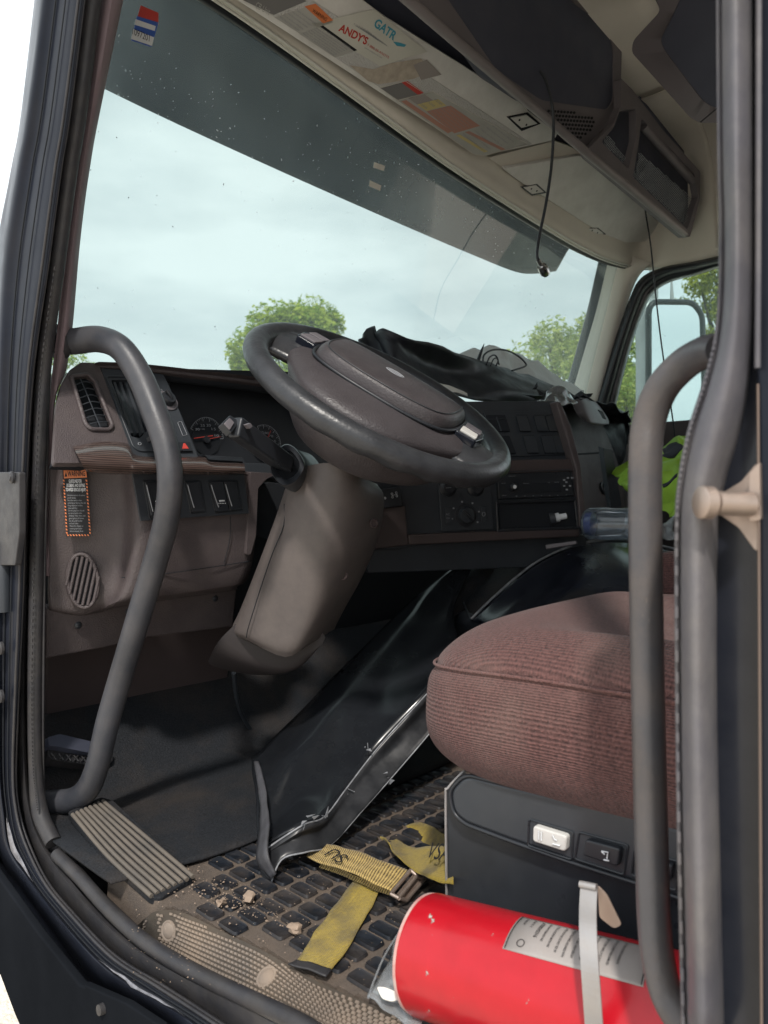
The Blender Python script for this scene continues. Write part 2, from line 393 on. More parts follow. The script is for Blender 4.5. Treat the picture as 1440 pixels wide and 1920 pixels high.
def glass(name, tint, dirt=.05, dirt_veil_col=(.66, .82, .84), rough=.02, spots=True, refl=1.0):
    m = bpy.data.materials.new(name); m.use_nodes = True; n = m.node_tree; n.nodes.clear(); k = n.links.new
    out = n.nodes.new('ShaderNodeOutputMaterial'); tr = n.nodes.new('ShaderNodeBsdfTransparent'); tr.inputs[0].default_value = (*tint, 1)
    gl = n.nodes.new('ShaderNodeBsdfGlossy'); gl.inputs['Roughness'].default_value = rough
    fr = n.nodes.new('ShaderNodeFresnel'); fr.inputs[0].default_value = 1.35
    ml = n.nodes.new('ShaderNodeMath'); ml.operation = 'MULTIPLY'; ml.inputs[1].default_value = refl; k(fr.outputs[0], ml.inputs[0])
    a = n.nodes.new('ShaderNodeMixShader'); k(ml.outputs[0], a.inputs[0]); k(tr.outputs[0], a.inputs[1]); k(gl.outputs[0], a.inputs[2])
    tl = n.nodes.new('ShaderNodeBsdfTranslucent'); tl.inputs[0].default_value = (*dirt_veil_col, 1)
    df = n.nodes.new('ShaderNodeBsdfDiffuse'); df.inputs[0].default_value = (*dirt_veil_col, 1)
    td = n.nodes.new('ShaderNodeMixShader'); k(tl.outputs[0], td.inputs[1]); k(df.outputs[0], td.inputs[2])
    t = n.nodes.new('ShaderNodeTexCoord')
    q = n.nodes.new('ShaderNodeTexNoise'); q.inputs['Scale'].default_value = 3; q.inputs['Detail'].default_value = 8; k(t.outputs['Object'], q.inputs['Vector'])
    r1 = n.nodes.new('ShaderNodeMapRange'); r1.inputs[1].default_value = .3; r1.inputs[2].default_value = .75; r1.inputs[3].default_value = dirt*.6; r1.inputs[4].default_value = dirt*1.6; k(q.outputs['Fac'], r1.inputs[0])
    f = r1.outputs[0]
    if spots:
        vo = n.nodes.new('ShaderNodeTexVoronoi'); vo.inputs['Scale'].default_value = 42; vo.inputs['Randomness'].default_value = 1; k(t.outputs['Object'], vo.inputs['Vector'])
        r2 = n.nodes.new('ShaderNodeMapRange'); r2.inputs[1].default_value = .12; r2.inputs[2].default_value = .06; r2.inputs[3].default_value = 0; r2.inputs[4].default_value = .35; k(vo.outputs['Distance'], r2.inputs[0])
        n3 = n.nodes.new('ShaderNodeTexNoise'); n3.inputs['Scale'].default_value = 4; k(t.outputs['Object'], n3.inputs['Vector'])
        r3 = n.nodes.new('ShaderNodeMapRange'); r3.inputs[1].default_value = .5; r3.inputs[2].default_value = .7; k(n3.outputs['Fac'], r3.inputs[0])
        mm = n.nodes.new('ShaderNodeMath'); mm.operation = 'MULTIPLY'; k(r2.outputs[0], mm.inputs[0]); k(r3.outputs[0], mm.inputs[1])
        ad = n.nodes.new('ShaderNodeMath'); ad.operation = 'ADD'; k(mm.outputs[0], ad.inputs[0]); k(f, ad.inputs[1]); f = ad.outputs[0]
    b = n.nodes.new('ShaderNodeMixShader'); k(f, b.inputs[0]); k(a.outputs[0], b.inputs[1]); k(td.outputs[0], b.inputs[2])
    k(b.outputs[0], out.inputs[0]); return m
M['glass'] = glass('windshield_glass', (.475, .555, .53), .14, refl=.09)  # dirty glass; its bluish dirt colour also stands in for a veil of glare
M['glass2'] = glass('door_glass', (.70, .78, .76), .06, refl=.4)
M['navy'] = glass('smoked_acrylic', (.050, .072, .095), .05, (.25, .35, .45), .15, False, .5)
M['film'] = glass('clear_film', (.90, .92, .93), .12, (.8, .82, .84), .15, False, 1.6)
M['pet'] = glass('clear_bottle', (.84, .90, .96), .10, (.6, .7, .8), .06, False, 2.2)

# ------------------------------------------------------------------ ground, outside
def grid_obj(name, x0, x1, y0, y1, z, m):
    bm = bmesh.new(); vs = [bm.verts.new(p) for p in ((x0, y0, z), (x1, y0, z), (x1, y1, z), (x0, y1, z))]; bm.faces.new(vs)
    return link(name, bm, m)
tag(grid_obj('ground', -900, 900, -900, 900, -1.28, M['gravel']), kind='structure')

def leafmat(name, c1, c2):
    m = bpy.data.materials.new(name); m.use_nodes = True; n = m.node_tree; n.nodes.clear(); k = n.links.new
    out = n.nodes.new('ShaderNodeOutputMaterial'); d = n.nodes.new('ShaderNodeBsdfDiffuse'); t = n.nodes.new('ShaderNodeBsdfTranslucent')
    mixs = n.nodes.new('ShaderNodeMixShader'); mixs.inputs[0].default_value = .5
    g = n.nodes.new('ShaderNodeNewGeometry'); r = n.nodes.new('ShaderNodeValToRGB'); k(g.outputs['Random Per Island'], r.inputs[0])
    r.color_ramp.elements[0].color = (*c1, 1); r.color_ramp.elements[1].color = (*c2, 1)
    k(r.outputs[0], d.inputs[0]); k(r.outputs[0], t.inputs[0]); k(d.outputs[0], mixs.inputs[1]); k(t.outputs[0], mixs.inputs[2]); k(mixs.outputs[0], out.inputs[0]); return m
LF1 = leafmat('maple_leaves', (.17, .29, .04), (.56, .62, .12))
LF2 = leafmat('light_leaves', (.20, .30, .07), (.56, .60, .20))
LF3 = leafmat('yellow_green_leaves', (.16, .20, .03), (.42, .44, .07))
def tree(name, label, base, h, cw, lf, n, clumps, group='trees beyond the truck', seed=1, leaf=.16, low=.25):
    rnd = random.Random(seed); base = V(base)
    t = thing(name, label, 'tree', base, group)
    bm = bmesh.new()
    tube('', [base, base+V((.1, 0, h*.3)), base+V((0, .1, h*.6)), base+V((.1, 0, h*.92))], [h*.028, h*.022, h*.014, h*.004], None, bm=bm, n=4, seg=8)
    cl = []
    for i in range(clumps):
        a = rnd.uniform(0, 6.283); zz = rnd.uniform(low, 1); rr = math.sqrt(max(0, 1-((zz-.55)/.5)**2))*cw*.5
        q = rnd.uniform(.25, .95)*rr
        c = base+V((math.cos(a)*q, math.sin(a)*q, zz*h*.95)); cl.append((c, rnd.uniform(.07, .17)*cw))
        s = base+V((0, 0, h*max(.2, zz*.6-.05)))
        tube('', [s, (s+c)/2+V((0, 0, -.1)), c], [h*.010, h*.006, h*.002], None, bm=bm, n=3, seg=5)
    link('trunk', bm, M['bark'], t)
    bm = bmesh.new()
    for i in range(n):
        c, r_ = rnd.choice(cl)
        d = V((rnd.gauss(0, 1), rnd.gauss(0, 1), rnd.gauss(0, .8))).normalized()*r_*rnd.uniform(.35, 1.05)**.6
        p = c+d; u = V((rnd.gauss(0, 1), rnd.gauss(0, 1), rnd.gauss(0, 1))).normalized(); v_ = u.orthogonal().normalized()
        s = leaf*rnd.uniform(.5, 1.2)
        bm.faces.new([bm.verts.new(p+u*s), bm.verts.new(p+v_*s*.55), bm.verts.new(p-u*s), bm.verts.new(p-v_*s*.55)])
    link('crown', bm, lf, t, smooth=False, normals=False)
    return t
def ground_at(px, dist):
    r = ray(px, 945); r.z = 0; r.normalize(); q = C+r*dist; return V((q.x, q.y, -1.28))
tree('maple_tree', 'round green broadleaf tree seen through windshield behind the steering wheel', ground_at(540, 30), 9.7, 6.4, LF1, 52000, 46, seed=3, leaf=.14)
tree('young_tree', 'thin light green tree seen at right end of windshield', ground_at(1085, 26), 8.2, 5.4, LF2, 12000, 60, seed=5, leaf=.11)
tree('side_tree', 'light green tree behind the mirror seen through the passenger window', ground_at(1195, 22), 6.9, 5.0, LF2, 22000, 34, seed=8, leaf=.08, low=.1)
tree('yellow_tree', 'bright yellow green tree seen right of the passenger mirror', ground_at(1375, 24), 10.2, 3.6, LF3, 15000, 50, seed=11, leaf=.09)
tree('far_tree', 'small green tree in the gap left of the dashboard', ground_at(100, 40), 9.6, 6.0, LF1, 9000, 40, seed=15, leaf=.14)

# ------------------------------------------------------------------ the cab shell
cab = thing('truck_cab', 'black truck cab body seen through its open driver doorway', 'truck cab', (0, 0, -.1))
def rows_px(pts, X): return [P(x, y, X=X) for x, y in pts]
c0 = [(121, -520), (46, 160), (20, 320), (-8, 480), (-20, 700), (-25, 900), (-28, 1100), (-30, 1300), (-30, 1450), (-15, 1580), (0, 1617), (46, 1677), (99, 1748), (170, 1844), (236, 1881), (290, 1920), (340, 1960)]
c1 = [(145, -520), (62, 160), (36, 320), (10, 500), (0, 700), (-3, 900), (-5, 1100), (-5, 1300), (-3, 1450), (5, 1530), (16, 1595), (57, 1656), (108, 1721), (178, 1800), (240, 1848), (330, 1900), (390, 1945)]
c2 = [(219, -520), (136, 160), (112, 320), (88, 500), (60, 700), (48, 900), (42, 1100), (33, 1300), (28, 1440), (32, 1510), (48, 1572), (85, 1652), (137, 1716), (213, 1794), (300, 1849), (404, 1917), (450, 1950)]
c3 = [(225, -520), (142, 160), (118, 320), (94, 500), (67, 700), (55, 900), (50, 1100), (46, 1300), (50, 1440), (60, 1522), (82, 1580), (130, 1645), (190, 1715), (262, 1776), (350, 1826), (500, 1895), (560, 1930)]
c4 = [(249, -520), (166, 160), (144, 320), (121, 500), (96, 700), (90, 900), (86, 1100), (84, 1300), (84, 1440), (90, 1522), (118, 1580), (178, 1655), (230, 1708), (300, 1769), (400, 1830), (583, 1920), (630, 1945)]
def mixl(a, b, t): return [(p[0]*(1-t)+q[0]*t, p[1]*(1-t)+q[1]*t) for p, q in zip(a, b)]
loft('door_frame', [rows_px(c0, -.03), rows_px(mixl(c0, c1, .5), -.055), rows_px(c1, -.060), rows_px(mixl(c1, c2, .3), -.050), rows_px(mixl(c1, c2, .75), -.046), rows_px(c2, -.040)], M['paint'], cab, n=6, nc=5, sol=.004)
loft('rubber_channel', [rows_px(c2, -.0395), rows_px(mixl(c2, c3, .15), -.022), rows_px(mixl(c2, c3, .8), -.024), rows_px(c3, -.012), rows_px(c4, -.006)], M['rubber'], cab, n=6, nc=4, sol=.003)
mid = mixl(c3, c4, .5)
tube('door_seal', rows_px(mid[:11], -.018), [.011]*2+[.0105]*7+[.012, .012], M['rubber'], cab, n=10, seg=18)
tube('sill_seal', rows_px([(106, 1602)]+mid[11:], -.022), .0090, M['rubber'], cab, n=10, seg=18)
# stitched ridge along the seal
bm = bmesh.new(); pth = cat(rows_px(mixl(c3, c4, .34)[3:10], -.0285), 34)
for i in range(len(pth)-1):
    if i % 2: continue
    tube('', [pth[i], pth[i+1]], .0016, None, bm=bm, n=1, seg=6)
link('seal_stitching', bm, M['rubber'], cab)
M['worn'] = mat('worn_highlight_paint', (.20, .20, .22), .4, .2, var=(30, .5), dust=((.03, .03, .035), .8, 45, .3), scratch=((.35, .34, .33), 30, .66))
for t_a, t_b, i0_, i1_ in ((.12, .38, 9, 12), (.10, .30, 13, 16)):  # worn spots on the lip; the sill highlight is painted into their pale grey
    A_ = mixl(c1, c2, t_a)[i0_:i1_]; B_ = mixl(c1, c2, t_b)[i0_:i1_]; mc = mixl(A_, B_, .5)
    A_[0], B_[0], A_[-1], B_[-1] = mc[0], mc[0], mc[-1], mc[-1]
    loft('worn_highlight', [rows_px(A_, -.0605), rows_px(mixl(A_, B_, .5), -.0600), rows_px(B_, -.0585)], M['worn'], cab, n=6, nc=3, fn=lambda p: p+V((0, noise.noise(p*60)*.004, noise.noise(p*55+V((3, 0, 0)))*.004)))
for tt, xx_, rr2 in ((.30, -.0515, .0012), (.55, -.0500, .0010), (.88, -.0460, .0022)):
    tube('frame_bead', rows_px(mixl(c1, c2, tt), xx_), rr2, M['rubber'] if tt > .8 else M['gap'], cab, n=8, seg=8)
tube('flange_bead', rows_px(c0[6:], -.0325), .0018, M['worn'], cab, n=6, seg=8)
# body lower left: jamb skirt
loft('jamb_flange', [rows_px(c0[8:], -.030), rows_px([(x-4, y+5) for x, y in c0[8:]], -.055), rows_px([(x-14, y+16) for x, y in c0[8:]], -.075), rows_px([(x-40, y+34) for x, y in c0[8:]], -.082)], M['paint'], cab, n=6, nc=4, sol=.003)
PJ = PLN((-.085, 0, 0), (-.085, 1, 0), (-.085, 0, 1))
slab('lower_body_panel', [(-120, 1500), (-15, 1630), (69, 1748), (147, 1846), (236, 1888), (330, 1990), (66, 1990), (28, 1905), (0, 1830), (-120, 1660)], PJ, .012, M['skirt'], cab, bev=.003)
slab('sill_bracket', [(155, 1846), (236, 1882), (300, 1925), (300, 1990), (255, 1990), (205, 1945)], PJ, .01, M['skirt'], cab, off=.004, bev=.002)
b0 = P(200, 1888, X=-.085); lathe('sill_bolt', b0, (-1, 0, .1), [(-.002, .0095), (.002, .0095), (.003, .0065), (.010, .006), (.011, .003)], M['rubber'], cab, seg=24)
# hinge hardware beside the left frame
PH = PLN((-.05, 0, 0), (-.05, 1, 0), (-.05, 0, 1))
slab('hinge_plate', [(-30, 885), (36, 885), (36, 1000), (28, 1060), (-30, 1060)], PH, .01, M['rubber'], cab, off=.012, rnd=.004)
lathe('hinge_bolt', P(24, 895, X=-.063), (-1, 0, 0), [(0, .009), (.003, .009), (.004, .006), (.006, .005)], M['rubber'], cab, seg=20)
for (x, y) in ((4, 1215), (4, 1305)): lathe('hinge_bolt', P(x, y, X=-.06), (-1, 0, 0), [(0, .010), (.004, .010), (.006, .007), (.012, .006)], M['rubber'], cab, seg=20)
lathe('hinge_pin', P(5, 1075, X=-.055), (0, 0, 1), [(-.06, .012), (.045, .012), (.05, .008)], M['dark'], cab)

# inner A-pillar trim, driver side
ptL = [(251, -520), (166, 160), (144, 320), (121, 500), (108, 620), (97, 720), (92, 800), (86, 960), (86, 1080)]
ptR = [(338, -520), (195, 160), (165, 320), (148, 450), (134, 610), (122, 690), (100, 745), (96, 860), (92, 1080)]
loft('pillar_trim', [[P(x, y, X=.004) for x, y in ptL], [P(x+4, y, X=.006) for x, y in ptL], [P(x*.5+u*.5+2, y*.5+v*.5, X=.010) for (x, y), (u, v) in zip(ptL, ptR)], [P(x, y, X=.035) for x, y in ptR], [P(x+1, y, X=.045)+V((0, .05, 0)) for x, y in ptR]], M['pillar'], cab, n=6, nc=4, sol=.002)

# windshield glass (curved in plan, raked)
def wsY(x, z):
    u = (x-1.0)/1.0
    top = 1.17-.06*abs(u)**3; bot = 1.42-.13*abs(u)**3
    t = (1.42-z)/.72
    return top*(1-t)+bot*t
rows = [[V((x, wsY(x, z), z)) for x in [.0, .12, .3, .6, 1.0, 1.4, 1.7, 1.88, 2.0]] for z in (1.44, 1.25, 1.05, .85, .66)]
loft('windshield', rows, M['glass'], cab, n=5, nc=4)

# bug marks, grit and scratches on the inside of the glass
def on_glass(px, py):
    r_ = ray(px, py); lo, hi = .5, 6.0
    for _ in range(40):
        t = (lo+hi)/2; p = C+r_*t
        if p.y < wsY(p.x, p.z): lo = t
        else: hi = t
    return C+r_*lo-r_*.006
for nm, mm, cnt, sd in (('glass_specks', M['greyink'], 110, 5), ('glass_dust_spots', M['white'], 210, 6)):
    bm = bmesh.new(); q_ = random.Random(sd)
    for k in range(cnt):
        if nm == 'glass_specks': x, y = q_.uniform(170, 1080), q_.uniform(190, 640)
        else: x = q_.uniform(220, 1050); y = 100+(x-200)*.44+q_.gauss(20, 45)
        p = on_glass(x, y); sz = q_.choice([.0004, .0005, .0008]) if q_.random() < .93 else .0013
        a = q_.uniform(0, 3.14); e1_ = (R*math.cos(a)+U*math.sin(a))*sz*q_.uniform(1, 2.2); e2_ = (R*-math.sin(a)+U*math.cos(a))*sz*.7
        bm.faces.new([bm.verts.new(p+e1_*math.cos(b)+e2_*math.sin(b)) for b in [j*1.0472 for j in range(6)]])
    link(nm, bm, mm, cab, smooth=False, normals=False)['kind'] = 'stuff'

# header rail, seals
hp = [(250, -125), (440, -2), (640, 143), (824, 280), (930, 352), (1020, 410), (1090, 452), (1145, 477)]
HP = [P(x, y, Y=1.12) for x, y in hp]
sp_ = [(1200, 491), (1260, 489), (1310, 481), (1350, 472), (1440, 448)]
HP2 = HP[:-1]+[P(1145, 478, Y=1.11)]+[P(x, y, X=1.98) for x, y in sp_]
HP2 = HP2+[V((1.98, -.9, 1.40))]
def off_path(path, dh, dz, dy=0):
    out = []
    for p in path:
        if p.x < 1.7: d = V((0, -1, 0))
        elif p.y > 1.0: d = V((-.6, -.8, 0))
        else: d = V((-1, 0, 0))
        out.append(p+d*dh+V((0, 0, dz)))
    return out
loft('headliner', [off_path(HP2, -.01, -.012), off_path(HP2, .0, -.014), off_path(HP2, .008, -.002), off_path(HP2, .010, .03), off_path(HP2, .03, .12), off_path(HP2, .07, .26), off_path(HP2, .16, .35), off_path(HP2, .40, .36)], M['cream'], cab, n=6, nc=4, sol=.004)
tube('header_seal', off_path(HP2[:9], -.024, -.012), .012, M['black'], cab, n=8, seg=12)
tube('header_piping', off_path(HP2, .007, -.021), .0028, M['silver'], cab, n=8, seg=8)
tube('header_bead', off_path(HP2, -.003, -.024), .0028, M['silver'], cab, n=8, seg=8)
slab('header_clip', [(818, 282), (836, 294), (850, 300), (832, 291)], PLN(HP[3], HP[4], HP[3]+V((0, .02, -.1))), .004, M['silver'], cab)
# roof shell, walls behind the camera's view
def boxm(name, lo, hi, m, parent, bev=.004):
    bm = bmesh.new(); bmesh.ops.create_cube(bm, size=1)
    for v in bm.verts: v.co = V([lo[i]+(v.co[i]+.5)*(hi[i]-lo[i]) for i in range(3)])
    return link(name, bm, m, parent, bev=bev)
boxm('roof', (-.01, -1.6, 1.84), (2.04, 1.0, 1.87), M['cream'], cab)
boxm('sleeper_wall', (-.01, -1.63, -.1), (2.04, -1.6, 1.84), M['cream'], cab)
boxm('driver_side_wall', (-.01, -1.6, -.1), (.0, -.12, 1.83), M['brown'], cab)
boxm('passenger_side_wall', (2.03, -1.6, -.1), (2.06, -.05, 1.83), M['cream'], cab)
boxm('door_header', (-.03, -.12, 1.46), (.02, 1.12, 1.83), M['paint'], cab)
boxm('passenger_door', (2.0, -.05, -.1), (2.05, 1.5, .80), M['brown2'], cab)
boxm('firewall', (-.01, 1.46, -.15), (2.04, 1.5, .70), M['gap'], cab)
boxm('floor_pan', (-.02, -1.6, -.16), (2.04, 1.46, -.09), M['rubber'], cab)

# passenger-side A pillar and door window frame
loft('passenger_pillar_trim', [[P(1146, 470, X=1.97), P(1120, 580, X=1.97), P(1095, 665, X=1.97), P(1072, 745, X=1.97)],
    [P(1162, 474, X=1.93), P(1136, 585, X=1.93), P(1110, 675, X=1.93), P(1090, 752, X=1.93)],
    [P(1190, 482, X=1.93), P(1162, 560, X=1.93), P(1135, 670, X=1.93), P(1115, 755, X=1.93)],
    [P(1222, 492, X=1.96), P(1190, 530, X=1.96), P(1155, 640, X=1.96), P(1125, 760, X=1.96)]], M['cream'], cab, n=5, nc=5, sol=.003)
tube('windshield_side_seal', [P(1137, 470, X=1.99), P(1112, 580, X=1.99), P(1090, 660, X=1.99), P(1066, 748, X=1.99)], .020, M['black'], cab, n=6, seg=12)
wo_ = [(1108, 775), (1150, 650), (1180, 565), (1202, 523), (1245, 502), (1300, 492), (1350, 481), (1440, 462)]
wm_ = [(1130, 775), (1166, 650), (1194, 568), (1213, 534), (1250, 512), (1300, 501), (1350, 489), (1440, 470)]
wi_ = [(1146, 775), (1178, 650), (1206, 572), (1224, 543), (1255, 524), (1300, 512), (1350, 497), (1440, 478)]
loft('window_frame', [rows_px(wo_, 1.95), rows_px(mixl(wo_, wm_, .5), 1.93), rows_px(wm_, 1.94), rows_px(mixl(wm_, wi_, .4), 1.96), rows_px(wi_, 1.97), rows_px(mixl(wi_, [(x+3, y+3) for x, y in wi_], 1), 2.02)], M['black'], cab, n=6, nc=4, sol=.003)
slab('door_window', [(1120, 800), (1200, 480), (1460, 440), (1460, 850)], PLN((2.01, 0, 0), (2.01, 1, 0), (2.01, 0, 1)), .004, M['glass2'], cab, bev=0)

M['bronze'] = mat('worn_edge', (.16, .12, .10), .5, .3)
# rear door opening (B pillar)
bL = [(1338, -900), (1345, 200), (1349, 400), (1348, 540), (1338, 640), (1315, 725), (1288, 810), (1271, 900), (1265, 1000), (1266, 1300), (1270, 1600), (1278, 1950)]
bR = [(1416, -900), (1416, 200), (1416, 400), (1415, 540), (1412, 640), (1403, 740), (1384, 830), (1362, 905), (1348, 1000), (1346, 1300), (1352, 1600), (1360, 1950)]
def brow(t, X): return rows_px(mixl(bL, bR, t), X)
loft('rear_door_seal', [brow(0, .0), brow(.0, -.018), brow(.06, -.024), brow(.12, -.020), brow(.2, -.032), brow(.45, -.041), brow(.7, -.034), brow(.9, -.018), brow(1, .0)], M['seal'], cab, n=6, nc=4, sol=.002)
bm = bmesh.new(); pth = cat(brow(.05, -.026)[4:], 16)
for i in range(0, len(pth)-1, 2): tube('', [pth[i], pth[i+1]], .0011, None, bm=bm, n=1, seg=6)
link('seal_stitching', bm, M['seal'], cab)
PB = PLN((.0, 0, 0), (.0, 1, 0), (.0, 0, 1))
slab('rear_pillar', [(1345, -1600), (1560, -1900), (1560, 2000), (1300, 2000), (1300, 900), (1345, 700)], PB, .02, M['glossclean'], cab, off=.004, bev=.002)
slab('pillar_step', [(1412, -1700), (1560, -1900), (1560, 2000), (1424, 2000), (1421, 900), (1416, 700)], PB, .012, M['paint'], cab, off=.018, bev=.003)
tube('pillar_edge', [P(1421, 720, X=-.02), P(1424, 1200, X=-.02), P(1428, 1950, X=-.02)], .0008, M['bronze'], cab, n=4, seg=10)
tube('pillar_bead', [P(1424, -900, X=-.024), P(1422, 300, X=-.024), P(1420, 690, X=-.024)], .0018, M['seal'], cab, n=4, seg=10)
# striker
PS = PLN((-.012, 0, 0), (-.012, 1, 0), (-.012, 0, 1))
slab('striker_plate', [(1424, 864), (1427, 1034), (1415, 1032), (1385, 990), (1345, 962), (1345, 930), (1390, 902), (1414, 872)], PS, .005, M['brass'], cab, rnd=.002)
slab('striker_block', [(1404, 888), (1424, 866), (1426, 975), (1404, 978)], PS, .01, M['brass'], cab, off=.010, rnd=.0015)
s0, s1 = P(1408, 946, X=-.026), P(1316, 942, X=-.050)
ax = (s1-s0); Ls = ax.length
lathe('striker_bolt', s0, ax, [(0, .0072), (Ls*.72, .0072), (Ls*.74, .0060), (Ls*.80, .0060), (Ls*.82, .0098), (Ls*1.02, .0098), (Ls*1.05, .0085)], M['brass'], cab)

# tread plate along the sill (raised studs are real geometry)
M['plate'] = mat('dusty_plate', (.022, .020, .018), .8, var=(50, .5), dust=((.10, .075, .052), .8, 6, .4))
tp = thing('tread_plate', 'dusty studded grey scuff plate along the door sill', 'scuff plate', (0, .7, 0))
tr_in = [(255, 1738), (272, 1722), (295, 1708), (340, 1710), (420, 1748), (500, 1786), (589, 1837), (700, 1885), (800, 1925), (860, 1955)]
tr_out = [(250, 1742), (262, 1752), (300, 1775), (340, 1797), (400, 1830), (468, 1863), (583, 1920), (640, 1950), (700, 1980), (760, 2010)]
def PZX(x, y):
    p = P(x, y, Z=.002); return p if p.x > -.004 else P(x, y, X=-.004)
gin = [PZX(x, y) for x, y in tr_in]; gout = [PZX(x, y) for x, y in tr_out]
loft('plate', [[p+V((0, 0, -.01)) for p in gin], gin, [(a+b)/2 for a, b in zip(gin, gout)], gout, [p+V((-.002, 0, -.004)) for p in gout]], M['plate'], tp, n=6, nc=1)
scr = [PZX(484, 1823), PZX(312, 1738)]
bm = bmesh.new()
gi, go = cat(gin, 30), cat(gout, 30)
Ytot = sum((gi[i+1]-gi[i]).length for i in range(len(gi)-1))
import bisect
def inpoly(x, y, poly):
    r_ = False; j = len(poly)-1
    for i in range(len(poly)):
        xi, yi = poly[i]; xj, yj = poly[j]
        if (yi > y) != (yj > y) and x < (xj-xi)*(y-yi)/(yj-yi)+xi: r_ = not r_
        j = i
    return r_
poly = [(p.x, p.y) for p in gi]+[(p.x, p.y) for p in reversed(go)]
xmin, xmax = min(p[0] for p in poly), max(p[0] for p in poly); ymin, ymax = min(p[1] for p in poly), max(p[1] for p in poly)
def resample(path, step):
    out = [path[0].copy()]; acc = 0
    for a, b_ in zip(path, path[1:]):
        L0 = (b_-a).length; d = step-acc
        while d <= L0 and L0 > 0: out.append(a.lerp(b_, d/L0)); d += step
        acc = L0-(d-step)
    return out
mid_ = [(a+b_)/2 for a, b_ in zip(gi, go)]
cum = [0]
for a, b_ in zip(mid_, mid_[1:]): cum.append(cum[-1]+(b_-a).length)
nS = int(cum[-1]/.0066)
for k in range(1, nS):
    L0 = cum[-1]*k/nS; q = bisect.bisect(cum, L0)-1; q = min(q, len(gi)-2); f_ = (L0-cum[q])/max(1e-9, cum[q+1]-cum[q])
    a, b_ = gi[q].lerp(gi[q+1], f_), go[q].lerp(go[q+1], f_)
    # rows run square to the sill; studs sit on lines parallel to it
    W_ = (b_-a).length; nA = int(W_/.0048); al = (mid_[q+1]-mid_[q]).normalized(); ac = (a-b_).normalized(); up_ = ac.cross(al).normalized()
    if up_.z < 0: up_ = -up_
    for m_ in range(1, nA):
        c_ = b_.lerp(a, (m_*.0048+.001)/W_)+al*(.0033 if m_ % 2 else 0)
        if any((c_-w_).length < .0145 for w_ in scr): continue
        v0 = [bm.verts.new(c_+ac*sx*.0016+al*sy*.0026) for sx, sy in ((-1, -1), (1, -1), (1, 1), (-1, 1))]
        v1 = [bm.verts.new(c_+ac*sx*.0011+al*sy*.0019+up_*.0016) for sx, sy in ((-1, -1), (1, -1), (1, 1), (-1, 1))]
        bm.faces.new(v1)
        for i in range(4): bm.faces.new((v0[i], v0[(i+1) % 4], v1[(i+1) % 4], v1[i]))
M['stud'] = mat('dusty_studs', (.12, .105, .095), .5, dust=((.30, .225, .165), .85, 6, .4), bump=(300, .4, .0008))
link('tread_studs', bm, M['stud'], tp, smooth=False)
for k in [min(range(3, len(mid_)-3), key=lambda n_: (mid_[n_]-q_).length) for q_ in scr]:
    q = mid_[k]; nr_ = (mid_[k+2]-mid_[k-2]).cross(gi[k]-go[k]).normalized(); nr_ = nr_ if nr_.z > 0 else -nr_
    lathe('screw_cover', q, nr_, [(0, .0125), (.0012, .0122), (.0016, .0105), (.001, .0095), (.0022, .008), (.0024, .002)], M['stud'], tp)

# ------------------------------------------------------------------ floor mat
mt = thing('floor_mat', 'black rubber floor mat with rounded cell pattern covered in brown dust', 'floor mat', (.4, .8, 0))
def floorz(x, y):
    t = max(0, (y-1.20)/.30); z = .30*t*t/(t*t+.35) if t > 0 else 0
    return z
bm = bmesh.new(); nx, ny = 190, 240; g = []
for j in range(ny+1):
    yy = -.2+j/ny*1.20; r_ = []
    for i in range(nx+1):
        xx = -.02+i/nx*.95
        z = floorz(xx, yy)+.004*noise.noise(V((xx*6, yy*6, 2)))*max(0, min(1, (yy-.93)*8))
        if any(inpoly(xx+dx, yy+dy, poly) for dx in (-.004, .005) for dy in (-.004, .004)) or xx < .0: z -= .075
        r_.append(bm.verts.new((xx, yy, z)))
    g.append(r_)
for j in range(ny):
    for i in range(nx): bm.faces.new((g[j][i], g[j][i+1], g[j+1][i+1], g[j+1][i]))
link('mat_sheet', bm, M['matbase'], mt)
